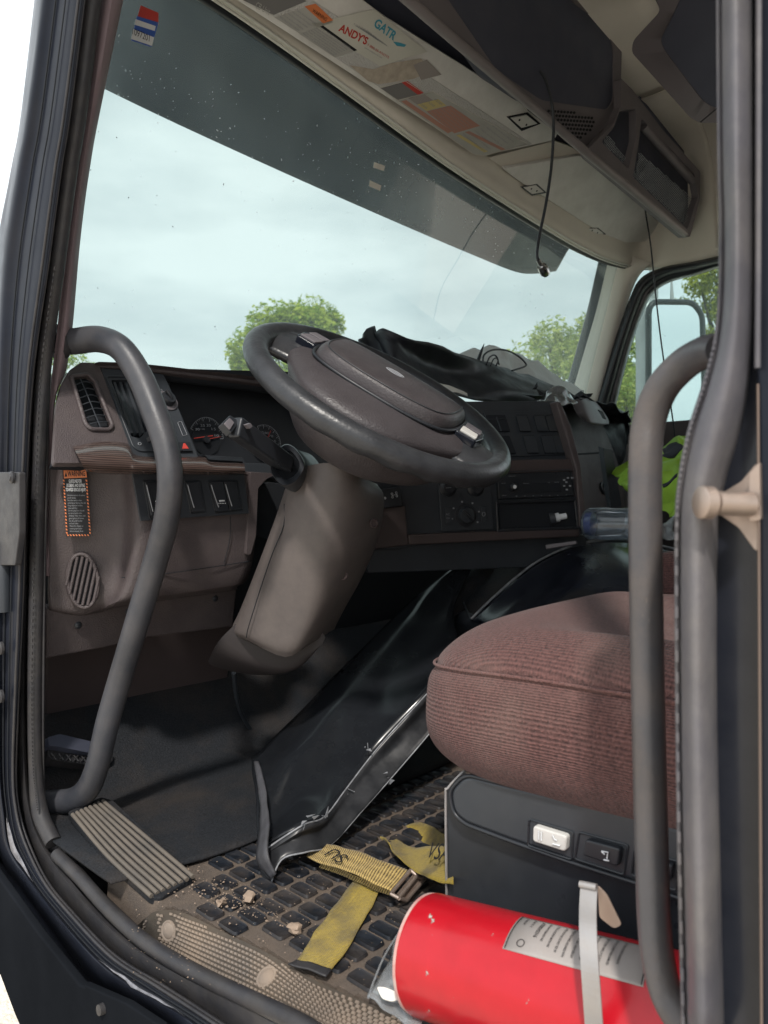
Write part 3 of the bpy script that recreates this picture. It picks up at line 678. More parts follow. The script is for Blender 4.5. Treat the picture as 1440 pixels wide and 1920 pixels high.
# smooth heavy section (heel area) lying over the sheet, in front of the cells
hs = [(225, 1620), (300, 1665), (372, 1652), (400, 1625), (440, 1595), (500, 1560), (540, 1530)]
rowsA = []
for k in range(9):
    t = k/8; row = []
    for i in range(9):
        s = i/8; x = -.02+s*1.25
        y0 = .903+.006*math.sin(s*10.0)+(.07*max(0, .10-s)*6); y1 = 1.42
        yy = y0+(y1-y0)*t; row.append(V((x, yy, floorz(x, yy)+.0055+.006*math.sin(math.pi*min(1, t*1.4))*math.sin(s*math.pi)+.004*noise.noise(V((x*9, yy*9, 5))))))
    rowsA.append(row)
loft('heel_pad', rowsA, M['matrub'], mt, n=5, nc=5, sol=.004)
bm = bmesh.new()
for j in range(-2, 12):
    yc = .892-.0477*j
    for i in range(-1, 22):
        xc = .0345+.0285*i+(.0015*j)
        if j < 3 and xc < .095-.032*j: continue
        if yc-.02 < .36 or yc > .90 or inpoly(xc-.012, yc, poly) or inpoly(xc, yc+.01, poly) or inpoly(xc-.006, yc-.014, poly) or xc < .02: continue
        if j == 0 and xc < .09: continue
        hx, hy = .0100, .0178; jx = random.uniform(-.0006, .0006)
        z1 = .0042+random.uniform(0, .0006)
        pts = roundpoly([V((xc+sx*hx+jx, yc+sy*hy, z1)) for sx, sy in ((-1, -1), (1, -1), (1, 1), (-1, 1))], .005)
        rim = roundpoly([V((xc+sx*(hx+.0014)+jx, yc+sy*(hy+.0014), .0008)) for sx, sy in ((-1, -1), (1, -1), (1, 1), (-1, 1))], .006)
        a = [bm.verts.new(p) for p in rim]; b_ = [bm.verts.new(p) for p in pts]
        c_ = [bm.verts.new(V((xc, yc, 0))+(p-V((xc, yc, 0)))*1 + V((0, 0, 0))) for p in [V((xc+(q.x-xc)*.86, yc+(q.y-yc)*.92, z1-.0012)) for q in pts]]
        for q1, q2 in ((a, b_), (b_, c_)):
            for k in range(len(a)): bm.faces.new((q1[k], q1[(k+1) % len(a)], q2[(k+1) % len(a)], q2[k]))
        bm.faces.new(c_)
link('mat_cells', bm, M['cell'], mt)
# ribbed foot plate
PF = PLN(P(140, 1520, Z=.03), P(355, 1645, Z=.010), P(195, 1497, Z=.035))
slab('foot_plate', [(126, 1522), (190, 1494), (212, 1500), (365, 1640), (300, 1685), (280, 1680), (200, 1610)], PF, .012, M['matrub'], mt, rnd=.006)
bm = bmesh.new()
for k in range(8):
    t = k/7
    a = (136+57*t, 1527-25*t); b_ = (284+78*t, 1680-36*t); m1 = ((a[0]+b_[0])/2-6+10*t, (a[1]+b_[1])/2+3)
    tube('', [on(*a, PF, .001), on(*m1, PF, .001), on(*b_, PF, .001)], .0031, None, bm=bm, n=6, seg=10)
M['ribs'] = mat('dusty_ribs', (.07, .065, .06), .6, dust=((.17, .14, .11), .8, 9, .5), bump=(500, .5, .0008))
link('ribs', bm, M['ribs'], mt)
# grit
deb = thing('dirt_pile', 'loose brown grit and crumbs scattered on the mat cells', 'dirt', (.1, .8, .004)); deb['kind'] = 'stuff'
bm = bmesh.new()
def rockm(bm, c, s, sd):
    q = bmesh.ops.create_icosphere(bm, subdivisions=1 if s < .003 else 2, radius=s)
    for v in q['verts']:
        d = v.co.normalized(); v.co = d*s*(1+.9*noise.noise(d*1.9+V((sd, 0, 0)))); v.co.z *= .6; v.co += c
for i in range(300):
    a = random.gauss(0, 1); b_ = random.gauss(0, 1)
    x, y = 420+a*75, 1680+a*26+b_*22
    p = P(x, y, Z=.005); s = random.choice([.0005, .0007, .0007, .001, .0015])
    if p.x > 0: rockm(bm, p, s, i)
for i in range(420):
    p = P(random.uniform(240, 780), random.uniform(1480, 1850), Z=.0045); rockm(bm, p, random.choice([.0004, .0005, .0008]), i)
link('grit', bm, M['stone'], deb)
for i, (x, y, s, lb) in enumerate(((552, 1741, .0085, 'round tan stone on the mat beside the yellow strap'), (468, 1682, .0085, 'pale crumbled lump on the mat near the black panel tip'), (414, 1691, .0062, 'small brown pebble in the dirt on the mat'))):
    bm = bmesh.new(); rockm(bm, P(x, y, Z=.009), s, i*9+3)
    tag(link('pebble', bm, M['stone'], None), lb, 'pebble', 'pebbles on the floor mat')

# ------------------------------------------------------------------ dashboard
dash = thing('dashboard', 'brown truck dashboard with vents, gauges, switches and radio, its top torn open at right', 'dashboard', (.4, 1.2, .4))
LB = PLN((0, 1.090, .60), (1, 1.090, .60), (0, 1.106, .38))
UB = PLN((0, 1.10, .60), (1, 1.10, .60), (0, 1.22, .78))
def PY(x, y, Y): return P(x, y, Y=Y)
rws = [
 [PY(94, 872, 1.19), PY(130, 868, 1.185), PY(215, 874, 1.15), PY(262, 880, 1.105), PY(360, 884, 1.10), PY(478, 888, 1.10)],
 [PY(93, 880, 1.185), PY(130, 876, 1.18), PY(220, 884, 1.145), PY(263, 890, 1.10), PY(360, 890, 1.098), PY(480, 892, 1.098)],
 [PY(92, 965, 1.19), PY(130, 965, 1.18), PY(226, 975, 1.15), PY(268, 980, 1.10), PY(365, 972, 1.10), PY(482, 965, 1.10)],
 [PY(91, 1040, 1.20), PY(130, 1045, 1.19), PY(222, 1060, 1.16), PY(255, 1068, 1.11), PY(360, 1062, 1.11), PY(474, 1050, 1.11)],
 [PY(91, 1100, 1.205), PY(130, 1112, 1.20), PY(205, 1122, 1.17), PY(238, 1118, 1.12), PY(350, 1105, 1.12), PY(462, 1088, 1.12)],
 [PY(91, 1140, 1.21), PY(150, 1148, 1.20), PY(192, 1140, 1.19), PY(218, 1132, 1.14), PY(340, 1115, 1.13), PY(446, 1099, 1.13)],
 [PY(91, 1147, 1.23), PY(150, 1155, 1.22), PY(192, 1147, 1.21), PY(218, 1138, 1.17), PY(340, 1121, 1.16), PY(445, 1105, 1.16)]]
loft('lower_fascia', rws, M['brown'], dash, n=6, nc=6, sol=.004)
slab('knee_panel', [(86, 1140), (446, 1090), (437, 1176), (275, 1196), (191, 1216), (86, 1236)], PLN((0, 1.20, .4), (1, 1.17, .4), (0, 1.24, .25)), .02, M['brown'], dash, bev=.004)
slab('kick_panel', [(84, 1225), (440, 1165), (420, 1345), (220, 1395), (84, 1440)], PLN((0, 1.31, .4), (1, 1.31, .4), (0, 1.36, .1)), .02, M['brown2'], dash, bev=.006)
slab('kick_notch', [(88, 1378), (130, 1372), (128, 1382), (92, 1385)], PLN((0, 1.30, .4), (1, 1.30, .4), (0, 1.345, .1)), .004, M['gap'], dash)
bm = bmesh.new()
for x, y in ((403, 1122), (240, 1147), (146, 1172)):
    lathe('', on(x, y, PLN((0, 1.20, .4), (1, 1.17, .4), (0, 1.24, .25))), (0, -1, 0), [(0, .006), (.002, .006), (.004, .003)], None, bm=bm, seg=16)
link('trim_screws', bm, M['black'], dash)
# seams on the lower fascia
LB2 = shift(LB, .006)
bm = bmesh.new()
tube('', [PY(432, 968, 1.093), PY(431, 1010, 1.10), PY(420, 1057, 1.108)], .0007, None, bm=bm, n=3, seg=6)
tube('', [PY(228, 1083, 1.133), PY(300, 1077, 1.108), PY(420, 1060, 1.108), PY(470, 1052, 1.110)], .0008, None, bm=bm, n=3, seg=6)
link('fascia_seams', bm, M['gap'], dash)
# side vent surround (upper left)
vent_in = [(133, 706), (166, 702), (178, 715), (211, 798), (205, 806), (170, 805), (160, 795)]
slab('side_panel', [(152, 679), (183, 681), (192, 700), (215, 760), (242, 832), (245, 868), (103, 868), (100, 860), (106, 760), (114, 722), (130, 694)], UB, .010, M['brown'], dash, rnd=.006, bev=.003, holes=[vent_in], hr=.004)
bm = bmesh.new(); vo_ = [on(x, y, UB, .002) for x, y in vent_in]; tube('', roundpoly(vo_, .006), .0036, None, bm=bm, n=1, seg=10, closed=True)
vf = link('side_vent', bm, M['brown'], dash)
slab('vent_void', [(x, y) for x, y in vent_in], UB, .004, M['gap'], vf, off=-.03)
bm = bmesh.new()
for k in range(7):
    t = (k+.5)/7; xl, yl = 137+(163-137)*t+6, 712+(800-712)*t; xr, yr = 172+(208-172)*t, 712+(796-712)*t
    tube('', [on(xl-2, yl+3, UB, -.006), on((xl+xr)/2, yl-3, UB, -.003), on(xr+2, yr+2, UB, -.006)], .0011, None, bm=bm, n=4, seg=6)
tube('', [on(150, 707, UB, -.002), on(189, 803, UB, -.002)], .0010, None, bm=bm, n=1, seg=6)
link('vent_blades', bm, M['dark'], vf)
# shadow gap band between upper and lower
slab('gap_strip', [(98, 862), (300, 862), (300, 884), (96, 874)], UB, .01, M['gap'], dash, off=-.055)
# wood trim
wt = [(137, 838), (190, 829), (240, 833), (258, 855), (335, 857), (384, 858), (396, 866), (458, 869)]
wb = [(160, 882), (195, 888), (240, 889), (262, 888), (335, 889), (384, 890), (420, 890), (460, 889)]
loft('wood_trim', [[on(x, y, UB, -.01) for x, y in wt], [on(x, y, UB, .012) for x, y in wt], [on(*q, UB, .030) for q in mixl(wt, wb, .35)], [on(*q, UB, .028) for q in mixl(wt, wb, .75)], [on(x, y, UB, .010) for x, y in wb], [on(x, y, UB, -.012) for x, y in wb]], M['wood'], dash, n=4, nc=4)
# bezel with centre vent, lamp knob and hazard switch
bez = slab('control_bezel', [(189, 690), (306, 702), (316, 722), (372, 858), (374, 866), (258, 858), (246, 845)], UB, .03, M['dark'], dash, rnd=.004, bev=.002, holes=[[(208, 712), (252, 712), (282, 800), (262, 822), (246, 818)]], hr=.003)
slab('vent_void', [(205, 708), (255, 708), (290, 805), (262, 828), (246, 822)], UB, .004, M['gap'], bez, off=-.028)
bm = bmesh.new()
for k in range(4):
    x0 = 212+k*11
    slab('', [(x0, 716), (x0+5, 716), (x0+38, 812), (x0+33, 812)], UB, .012, None, bm=bm, off=-.004)
for k in range(6):
    t = (k+.7)/7; tube('', [on(212+36*t, 718+92*t, UB, -.012), on(252+32*t, 718+84*t, UB, -.012)], .0008, None, bm=bm, n=1, seg=6)
link('centre_vent_slats', bm, M['dark'], bez)
bm = bmesh.new(); tube('', roundpoly([on(x, y, UB, .001) for x, y in ((198, 706), (262, 706), (292, 812), (298, 846), (262, 846), (250, 838))], .006), .0016, None, bm=bm, n=1, seg=8, closed=True)
link('vent_rim', bm, M['dark'], bez)
lathe('vent_wheel', on(283, 829, UB, -.004), UB[1].cross(V((1, 0, 0))), [(-.004, .010), (.004, .010)], M['rubber'], bez, seg=24)
kc = on(312, 752, UB, 0)
lathe('knob_base', kc, UB[1], [(0, .021), (.002, .021), (.003, .019)], M['console'], bez)
kn = lathe('lamp_knob', kc, UB[1], [(0, .0145), (.010, .0135), (.013, .012), (.0135, .004)], M['black'], bez)
tube('knob_grip', [kc+UB[1]*.013+V((.006, 0, -.010)), kc+UB[1]*.016, kc+UB[1]*.013+V((-.006, 0, .010))], .0035, M['black'], kn, n=4, seg=10)
slab('dimmer_switch', [(309, 790), (321, 790), (331, 815), (320, 816)], UB, .004, M['dark'], bez, off=.003, rnd=.001)
bm = bmesh.new()
tube('', roundpoly([on(x, y, UB, .0008) for x, y in ((333, 792), (340, 790), (351, 815), (343, 817))], .002), .0004, None, bm=bm, n=1, seg=6, closed=True)
for cx_, cy_ in ((301, 732), (317, 741), (311, 783)):
    tube('', [on(cx_+3*math.cos(a), cy_+2.4*math.sin(a), UB, .001) for a in [k*math.pi/4 for k in range(8)]], .0004, None, bm=bm, n=1, seg=6, closed=True)
    tube('', [on(cx_-5, cy_-2, UB, .001), on(cx_-5, cy_+3, UB, .001)], .0004, None, bm=bm, n=1, seg=6)
tube('', [on(262+3*math.cos(a), 832+2.6*math.sin(a), UB, .001) for a in [k*math.pi/4 for k in range(8)]], .0007, None, bm=bm, n=1, seg=6, closed=True)
link('bezel_symbols', bm, M['greyink'], bez)
hz = slab('hazard_switch', [(330, 828), (357, 828), (362, 845), (336, 845)], UB, .005, M['black'], bez, off=.005, rnd=.001)
slab('hazard_triangle', [(344, 831), (347, 831), (354, 841), (342, 841)], UB, .0006, M['redink'], hz, off=.0058, bev=0)

# instrument cluster in its hooded recess
CP = PLN((0, 1.245, .60), (1, 1.245, .60), (0, 1.27, .80))
cl = slab('cluster_panel', [(296, 690), (640, 700), (640, 930), (372, 930)], CP, .01, M['black'], dash, bev=0)
hoodt = [(176, 681), (235, 683), (300, 689), (370, 697), (440, 705), (500, 713), (570, 724), (640, 736)]
loft('hood', [[PY(x, y+16, 1.215) for x, y in hoodt], [PY(x, y+9, 1.202) for x, y in hoodt], [PY(x, y+3, 1.203) for x, y in hoodt], [PY(x, y, 1.215) for x, y in hoodt], [PY(x, y, 1.215)+V((0, .24, -.01)) for x, y in hoodt]], M['brown'], dash, n=4, nc=3)
loft('hood_lining', [[PY(x, y+10, 1.206) for x, y in hoodt[1:]], [PY(x+6, y+24, 1.225) for x, y in hoodt[1:]], [PY(x+8, y+26, 1.25) for x, y in hoodt[1:]]], M['dark'], dash, n=3, nc=3)
bm = bmesh.new(); tube('', roundpoly([on(x, y, CP, .02) for x, y in ((372, 856), (316, 722), (320, 712), (330, 706), (640, 740))], .01), .0011, None, bm=bm, n=1, seg=6)
link('cluster_bezel', bm, M['dark'], dash)
slab('cluster_sill', [(384, 853), (392, 862), (456, 866), (456, 885), (520, 888), (620, 890), (620, 872), (460, 868), (455, 858)], CP, .02, M['dark'], dash, off=.035, bev=.001)
def gauge(cx_, cy_, rpx, a0, a1, needle, label):
    g_ = lathe('gauge', on(cx_, cy_, CP, .001), CP[1], [(0, .001*rpx), (.001, .001*rpx)], M['gap'], cl)
    def q(a, r_): return on(cx_+r_*rpx*1.02*math.cos(a), cy_-r_*rpx*1.3*math.sin(a), CP, .004)
    bm = bmesh.new(); N = 24
    tube('', [q(rad(a0+(a1-a0)*k/N), 1) for k in range(N+1)], .0004, None, bm=bm, n=1, seg=5)
    for k in range(N+1):
        a = rad(a0+(a1-a0)*k/N); l = .84 if k % 4 == 0 else .91
        tube('', [q(a, l), q(a, 1)], .00055 if k % 4 == 0 else .0003, None, bm=bm, n=1, seg=5)
    for k, s in enumerate(label):
        a = rad(a1+(a0-a1)*(k+.5)/len(label)); c_ = (cx_+.68*rpx*math.cos(a), cy_-.68*rpx*1.3*math.sin(a)+3)
        text('', s, (c_[0]-4, c_[1]), (c_[0]+4, c_[1]+.3), CP, .005, None, off=.004, bm=bm)
    link('gauge_dial_marks', bm, M['greyink'], g_)
    tube('needle', [on(cx_, cy_, CP, .006), q(rad(needle), .85)], [.0011, .0005], M['redink'], g_, n=1, seg=6)
    lathe('needle_cap', on(cx_, cy_+1, CP, .004), CP[1], [(0, .008), (.005, .007), (.006, .002)], M['black'], g_, seg=20)
gauge(386, 824, 32, 150, 2, 8, ['10', '15', '20', '25', '30'])
tube('needle_tail', [on(364, 822, CP, .006), on(399, 817, CP, .006)], .0011, M['redink'], dash, n=1, seg=6)
gauge(494, 838, 32, 110, -12, 60, ['50', '60', '70', '80', '90'])
text('gauge_legend', 'rpm x 100', (366, 805), (384, 806), CP, .003, M['greyink'], dash, off=.005)

# lower switch panel with rocker switches
sp = slab('switch_panel', [(248, 888), (458, 890), (467, 963), (264, 977)], LB, .004, M['dark'], dash, off=.008, bev=.001)
def rocker(pts, sym=None, blank=False):
    s = slab('rocker_switch', pts, LB, .008, M['black'], sp, off=.014, rnd=.002, bev=.0015)
    x0, y0 = pts[0]; xb, yb = pts[3]
    tube('switch_edge', [on(x0+3, y0+5, LB, .0146), on((x0+xb)/2+3, (y0+yb)/2, LB, .0165), on(xb+3, yb-8, LB, .0148)], .0009, M['greyink'], s, n=5, seg=8)
    return s
r1 = rocker([(272, 904), (306, 904), (306, 966), (284, 967)])
r2 = rocker([(349, 904), (373, 904), (383, 957), (361, 960)])
r3 = rocker([(393, 904), (418, 903), (430, 957), (407, 959)])
r4 = rocker([(420, 903), (442, 903), (452, 953), (432, 957)])
bm = bmesh.new()
for (x, y) in ((294, 940), (300, 938), (297, 946), (303, 944), (299, 935)):
    tube('', [on(x+2.2*math.cos(a), y+2.2*math.sin(a), LB, .0158) for a in [k*math.pi/4 for k in range(8)]], .0005, None, bm=bm, n=1, seg=6, closed=True)
link('switch_symbol', bm, M['white'], r1); bm = bmesh.new()
slab('', [(411, 938), (421, 937.5), (421.5, 940), (411.5, 940.5)], LB, .0006, None, bm=bm, off=.0156)
for k in range(5): slab('', [(410+k*3, 943), (411.2+k*3, 943), (411.4+k*3, 944.4), (410.2+k*3, 944.4)], LB, .0006, None, bm=bm, off=.0156)
link('switch_symbol', bm, M['white'], r3)
bm = bmesh.new()
for q in ([(268, 901), (310, 901), (312, 971), (281, 972)], [(346, 901), (376, 901), (387, 960), (358, 963)], [(390, 901), (445, 900), (456, 956), (404, 962)]):
    tube('', roundpoly([on(x, y, LB, .0085) for x, y in q], .003), .0008, None, bm=bm, n=1, seg=6, closed=True)
link('switch_rims', bm, M['black'], sp)

# round vent low on the left
RP = PLN(P(130, 1090, Y=1.195), P(185, 1095, Y=1.175), P(150, 1040, Y=1.188))
rc = (155, 1089)
ell = [(rc[0]+28.5*math.cos(a)-.10*48*math.sin(a)*-.2, rc[1]+50*math.sin(a)+4*math.cos(a)) for a in [k*2*math.pi/36 for k in range(36)]]
slab('round_vent_disc', ell, RP, .004, M['gap'], dash, off=.005, bev=0)
bm = bmesh.new(); tube('', [on(x, y, RP, .007) for x, y in ell], .0034, None, bm=bm, n=1, seg=10, closed=True)
rv = link('round_vent', bm, M['brown'], dash)
bm = bmesh.new()
for k in range(-3, 4):      # slanted bars
    dx = k*9.2; pts = []
    for t in (-1, 1):
        # bar direction leans right going up
        s = math.sqrt(max(0, 1-(abs(k)/3.6)**2)); pts.append((rc[0]+dx*.93-t*9*s, rc[1]+dx*.55+t*42*s))
    tube('', [on(*pts[0], RP, .009), on(*pts[1], RP, .009)], .0027, None, bm=bm, n=1, seg=8)
link('vent_bars', bm, M['brown'], rv)

# warning label
WP = PLN(P(118, 960, Y=1.178), P(170, 960, Y=1.160), P(120, 880, Y=1.175)); wl_off = .006
wl = slab('warning_label', [(117, 876), (162, 878), (170, 1006), (124, 1006)], WP, .0006, M['blackink'], dash, off=wl_off, bev=0)
slab('label_header', [(119, 880), (161, 880), (163, 895), (120, 897)], WP, .0004, M['orange'], wl, off=wl_off+.0006, bev=0)
bm = bmesh.new()
for k in range(17):
    t = k/17; y = 899+104*t
    slab('', [(118+6*t, y), (120.8+6*t, y+1.2), (121+6*t, y+4.4), (118.2+6*t, y+3)], WP, .0003, None, bm=bm, off=wl_off+.0006)
    slab('', [(160.5+7*t, y), (163.5+7*t, y+1.2), (163.8+7*t, y+4.4), (160.8+7*t, y+3)], WP, .0003, None, bm=bm, off=wl_off+.0006)
for k in range(8): slab('', [(125+k*5.4, 1002), (127.6+k*5.4, 1002), (129.6+k*5.4, 1005), (127+k*5.4, 1005)], WP, .0003, None, bm=bm, off=wl_off+.0006)
for k in range(8): slab('', [(119+k*5.4, 877), (121.6+k*5.4, 877), (123.6+k*5.4, 879.4), (121+k*5.4, 879.4)], WP, .0003, None, bm=bm, off=wl_off+.0006)
link('label_stripes', bm, M['orange'], wl)
text('label_word', 'WARNING', (127, 893.5), (160, 892.5), WP, .0085, M['blackink'], wl, off=wl_off+.0014, bold=.02)
slab('warning_symbol', [(121, 894), (123.5, 885), (126, 893.6)], WP, .0002, M['blackink'], wl, off=wl_off+.0012, bev=0)
bm = bmesh.new()
for s, a, b_, y in (('GUIDELINES FOR', 129, 153, 905), ('ENTERING AND EXITING', 125, 159, 913), ('TO AVOID SERIOUS INJURY', 123, 161, 921)):
    text('', s, (a, y), (b_, y), WP, .0052, None, off=wl_off+.001, bm=bm, bold=.015)
link('label_heading', bm, M['white'], wl)
bm = bmesh.new()
for k, s in enumerate(['Use three points of contact', 'at all times.', 'Face the vehicle when', 'entering or leaving the cab', 'Keep steps and handles', 'clean and dry.', 'Do not jump from the cab', 'or carry loads while', 'climbing. Wear shoes with', 'good grip at all times.', 'Use the grab handles', 'on both sides.', 'Watch for slippery or', 'uneven ground below', 'before stepping down']):
    y = 930+k*4.8; x0 = 126+k*.35; text('', s, (x0, y), (x0+len(s)*1.25, y), WP, .0026, None, off=wl_off+.001, bm=bm)
link('label_text', bm, M['greyink'], wl)

# ---- centre stack, turned towards the driver
CL = PLN((.636, .98, .60), (.977, .785, .60), (.636, .98, .3))
CU = PLN((.636, .98, .60), (.977, .785, .60), (.686, 1.067, .76))
slab('stack_lower', [(690, 880), (1082, 862), (1096, 1000), (1085, 1004), (765, 1024), (745, 1030), (700, 1030)], CL, .12, M['dark'], dash, bev=.003)
slab('stack_lip', [(766, 1002), (1086, 990), (1088, 1006), (766, 1022)], CL, .02, M['brown2'], dash, off=.01, bev=.003)
slab('stack_underside', [(690, 1025), (1100, 1003), (1100, 1060), (690, 1075)], CL, .02, M['dark'], dash, off=-.03, bev=.003)
slab('stack_upper', [(850, 752), (1040, 751), (1052, 762), (1085, 864), (880, 868)], CU, .08, M['dark'], dash, bev=.003, rnd=.006)
slab('stack_band', [(880, 864), (1084, 860), (1092, 884), (880, 892)], CL, .02, M['brown2'], dash, off=.006, bev=.003)
slab('stack_edge', [(1042, 752), (1052, 753), (1072, 800), (1090, 870), (1102, 985), (1088, 990), (1080, 880), (1060, 810)], CL, .03, M['brown'], dash, off=.016, bev=.004)
slab('stack_blank_panel', [(906, 772), (1028, 770), (1060, 852), (935, 856)], CU, .004, M['dark'], dash, off=.004, bev=.001)
bm = bmesh.new()
def plate(x, y, w_, h_): return [(x, y), (x+w_, y), (x+w_+h_*.28, y+h_), (x+h_*.28, y+h_)]
pls = [plate(967, 778, 21, 30), plate(1000, 778, 20, 30), plate(1022, 778, 20, 30), plate(980, 816, 22, 33), plate(1013, 816, 22, 33), plate(1036, 816, 22, 33)]
for q in pls: slab('', q, CU, .004, None, bm=bm, off=.0085, rnd=.003)
link('switch_blanks', bm, M['dark'], dash, bev=.001)
bm = bmesh.new()
for q in pls:
    tube('', roundpoly([on(x, y, CU, .0088) for x, y in q], .003), .0007, None, bm=bm, n=1, seg=6, closed=True)
link('blank_rims', bm, M['black'], dash)
bm = bmesh.new()
for q in ([(912, 778), (947, 778), (957, 808), (922, 809)], [(930, 817), (955, 817), (968, 850), (942, 851)]): slab('', q, CU, .003, None, bm=bm, off=.0075, rnd=.001)
link('empty_switch_holes', bm, M['gap'], dash)
bm = bmesh.new()
tube('', [on(931, 782, CU, .0085), on(940, 808, CU, .0085)], .0015, None, bm=bm, n=1, seg=6)
tube('', [on(912, 786, CU, .0085), on(950, 786, CU, .0085)], .0012, None, bm=bm, n=1, seg=6)
link('hole_ribs', bm, M['dark'], dash)
# radio
rd = slab('radio', [(933, 888), (1068, 884), (1078, 930), (935, 936)], CL, .03, M['black'], dash, off=.010, bev=.002)
bm = bmesh.new(); tube('', [on(x, y, CL, .012) for x, y in ((931, 885), (1070, 881), (1080, 933), (932, 939))], .0012, None, bm=bm, n=1, seg=6, closed=True)
link('radio_trim', bm, M['dark'], rd)
slab('radio_display', [(983, 906), (1050, 904), (1053, 922), (984, 925)], CL, .001, M['gap'], rd, off=.012, rnd=.001, bev=0)
kc = on(961, 913, CL, .010); kb = lathe('radio_knob', kc, CL[1], [(0, .0085), (.009, .008), (.0105, .006)], M['black'], rd, seg=28)
lathe('knob_dot', kc+CL[1]*.0105, CL[1], [(0, .0042), (.0012, .0036), (.0014, .001)], M['white'], kb, seg=16)
bm = bmesh.new()
for k in range(7): text('', str(k+1), (967+k*15.5, 931-.3*k), (970+k*15.5, 931-.3*k), CL, .002, None, bm=bm, off=.0125)
text('', 'Bluetooth', (981, 907), (992, 907), CL, .002, None, bm=bm, off=.0125)
text('', 'VOLVO', (953, 894), (966, 893.5), CL, .0022, None, bm=bm, off=.0125)
text('', 'USB', (1027, 905.5), (1031, 905.5), CL, .002, None, bm=bm, off=.0125)
text('', 'MUTE', (1039, 905), (1048, 905), CL, .002, None, bm=bm, off=.0125)
text('', 'AUX', (940, 907), (948, 907), CL, .002, None, bm=bm, off=.0125)
text('', 'SRC', (941, 930), (950, 930), CL, .002, None, bm=bm, off=.0125)
for x, y in ((1058, 900), (1065, 896), (1062, 904), (1058, 911), (1069, 911), (1063, 918), (1073, 896)):
    slab('', [(x-2, y-1.5), (x+2, y-1.5), (x+2, y+1.5), (x-2, y+1.5)], CL, .0005, None, bm=bm, off=.0122)
link('radio_marks', bm, M['greyink'], rd)
# open slot under the radio
slab('storage_slot', [(935, 945), (1076, 940), (1080, 988), (937, 992)], CL, .004, M['gap'], dash, off=.003, bev=0)
bm = bmesh.new(); tube('', roundpoly([on(x, y, CL, .008) for x, y in ((931, 942), (1078, 937), (1084, 990), (933, 995))], .002), .0035, None, bm=bm, n=1, seg=8, closed=True)
link('slot_frame', bm, M['black'], dash)
# climate controls
cc = slab('climate_panel', [(822, 908), (920, 905), (926, 992), (828, 997)], CL, .004, M['dark'], dash, off=.006, rnd=.003)
kc = on(873, 966, CL, .006)
lathe('dial_ring', kc, CL[1], [(0, .024), (.0015, .024), (.002, .021)], M['black'], cc)
kb = lathe('temperature_dial', kc, CL[1], [(0, .018), (.010, .0165), (.012, .015)], M['dark'], cc)
d_ = (on(884, 978, CL)-on(862, 954, CL)).normalized()
tube('dial_grip', [kc+CL[1]*.013-d_*.015, kc+CL[1]*.015, kc+CL[1]*.013+d_*.015], .0032, M['black'], kb, n=3, seg=8)
for x in (840, 892):
    lathe('fan_dial', on(x, 914, CL, .006), CL[1], [(0, .019), (.002, .019), (.006, .013), (.008, .012)], M['black'], cc)
slab('ac_button', [(834, 952), (846, 952), (848, 982), (836, 982)], CL, .004, M['dark'], cc, off=.010, rnd=.001)
slab('recirculate_button', [(901, 950), (911, 949), (913, 978), (903, 979)], CL, .004, M['dark'], cc, off=.010, rnd=.001)
bm = bmesh.new()
text('', 'AC', (836, 966), (843, 966), CL, .004, None, bm=bm, off=.0105); text('', 'ON', (837, 973), (843, 973), CL, .003, None, bm=bm, off=.0105)
link('button_marks', bm, M['greyink'], cc); bm = bmesh.new()
for a in range(-30, 240, 45):
    x, y = 873+26*math.cos(rad(a)), 966-26*math.sin(rad(a)); slab('', [(x-1.5, y-1.5), (x+1.5, y-1.5), (x+1.5, y+1.5), (x-1.5, y+1.5)], CL, .0004, None, bm=bm, off=.0075)
link('dial_marks', bm, M['greyink'], cc); bm = bmesh.new()
tube('', [on(907+3*math.cos(a), 964+4*math.sin(a), CL, .0108) for a in [k*math.pi/4 for k in range(8)]], .0005, None, bm=bm, n=1, seg=6, closed=True)
link('button_marks', bm, M['greyink'], cc)
tube('fan_mark', [on(836, 915, CL, .0142), on(846, 914, CL, .0142)], .0007, M['greyink'], cc, n=1, seg=6)
# two switches left of the climate panel
SP2 = shift(CL, .02)
sw = slab('side_switches', [(708, 918), (752, 912), (755, 948), (712, 954)], CL, .006, M['black'], dash, off=.024, rnd=.002)
bm = bmesh.new()
for (x, y) in ((716, 930), (722, 934), (717, 937), (735, 926), (743, 924), (736, 932), (744, 930)):
    tube('', [on(x+1.8*math.cos(a), y+2*math.sin(a), CL, .0255) for a in [k*math.pi/3 for k in range(6)]], .0004, None, bm=bm, n=1, seg=5, closed=True)
tube('', [on(735, 929, CL, .0255), on(745, 927, CL, .0255)], .0004, None, bm=bm, n=1, seg=5)
link('side_switch_marks', bm, M['white'], sw)
slab('side_trim', [(700, 955), (760, 948), (766, 1022), (700, 1030)], CL, .006, M['brown2'], dash, off=.018, bev=.003)
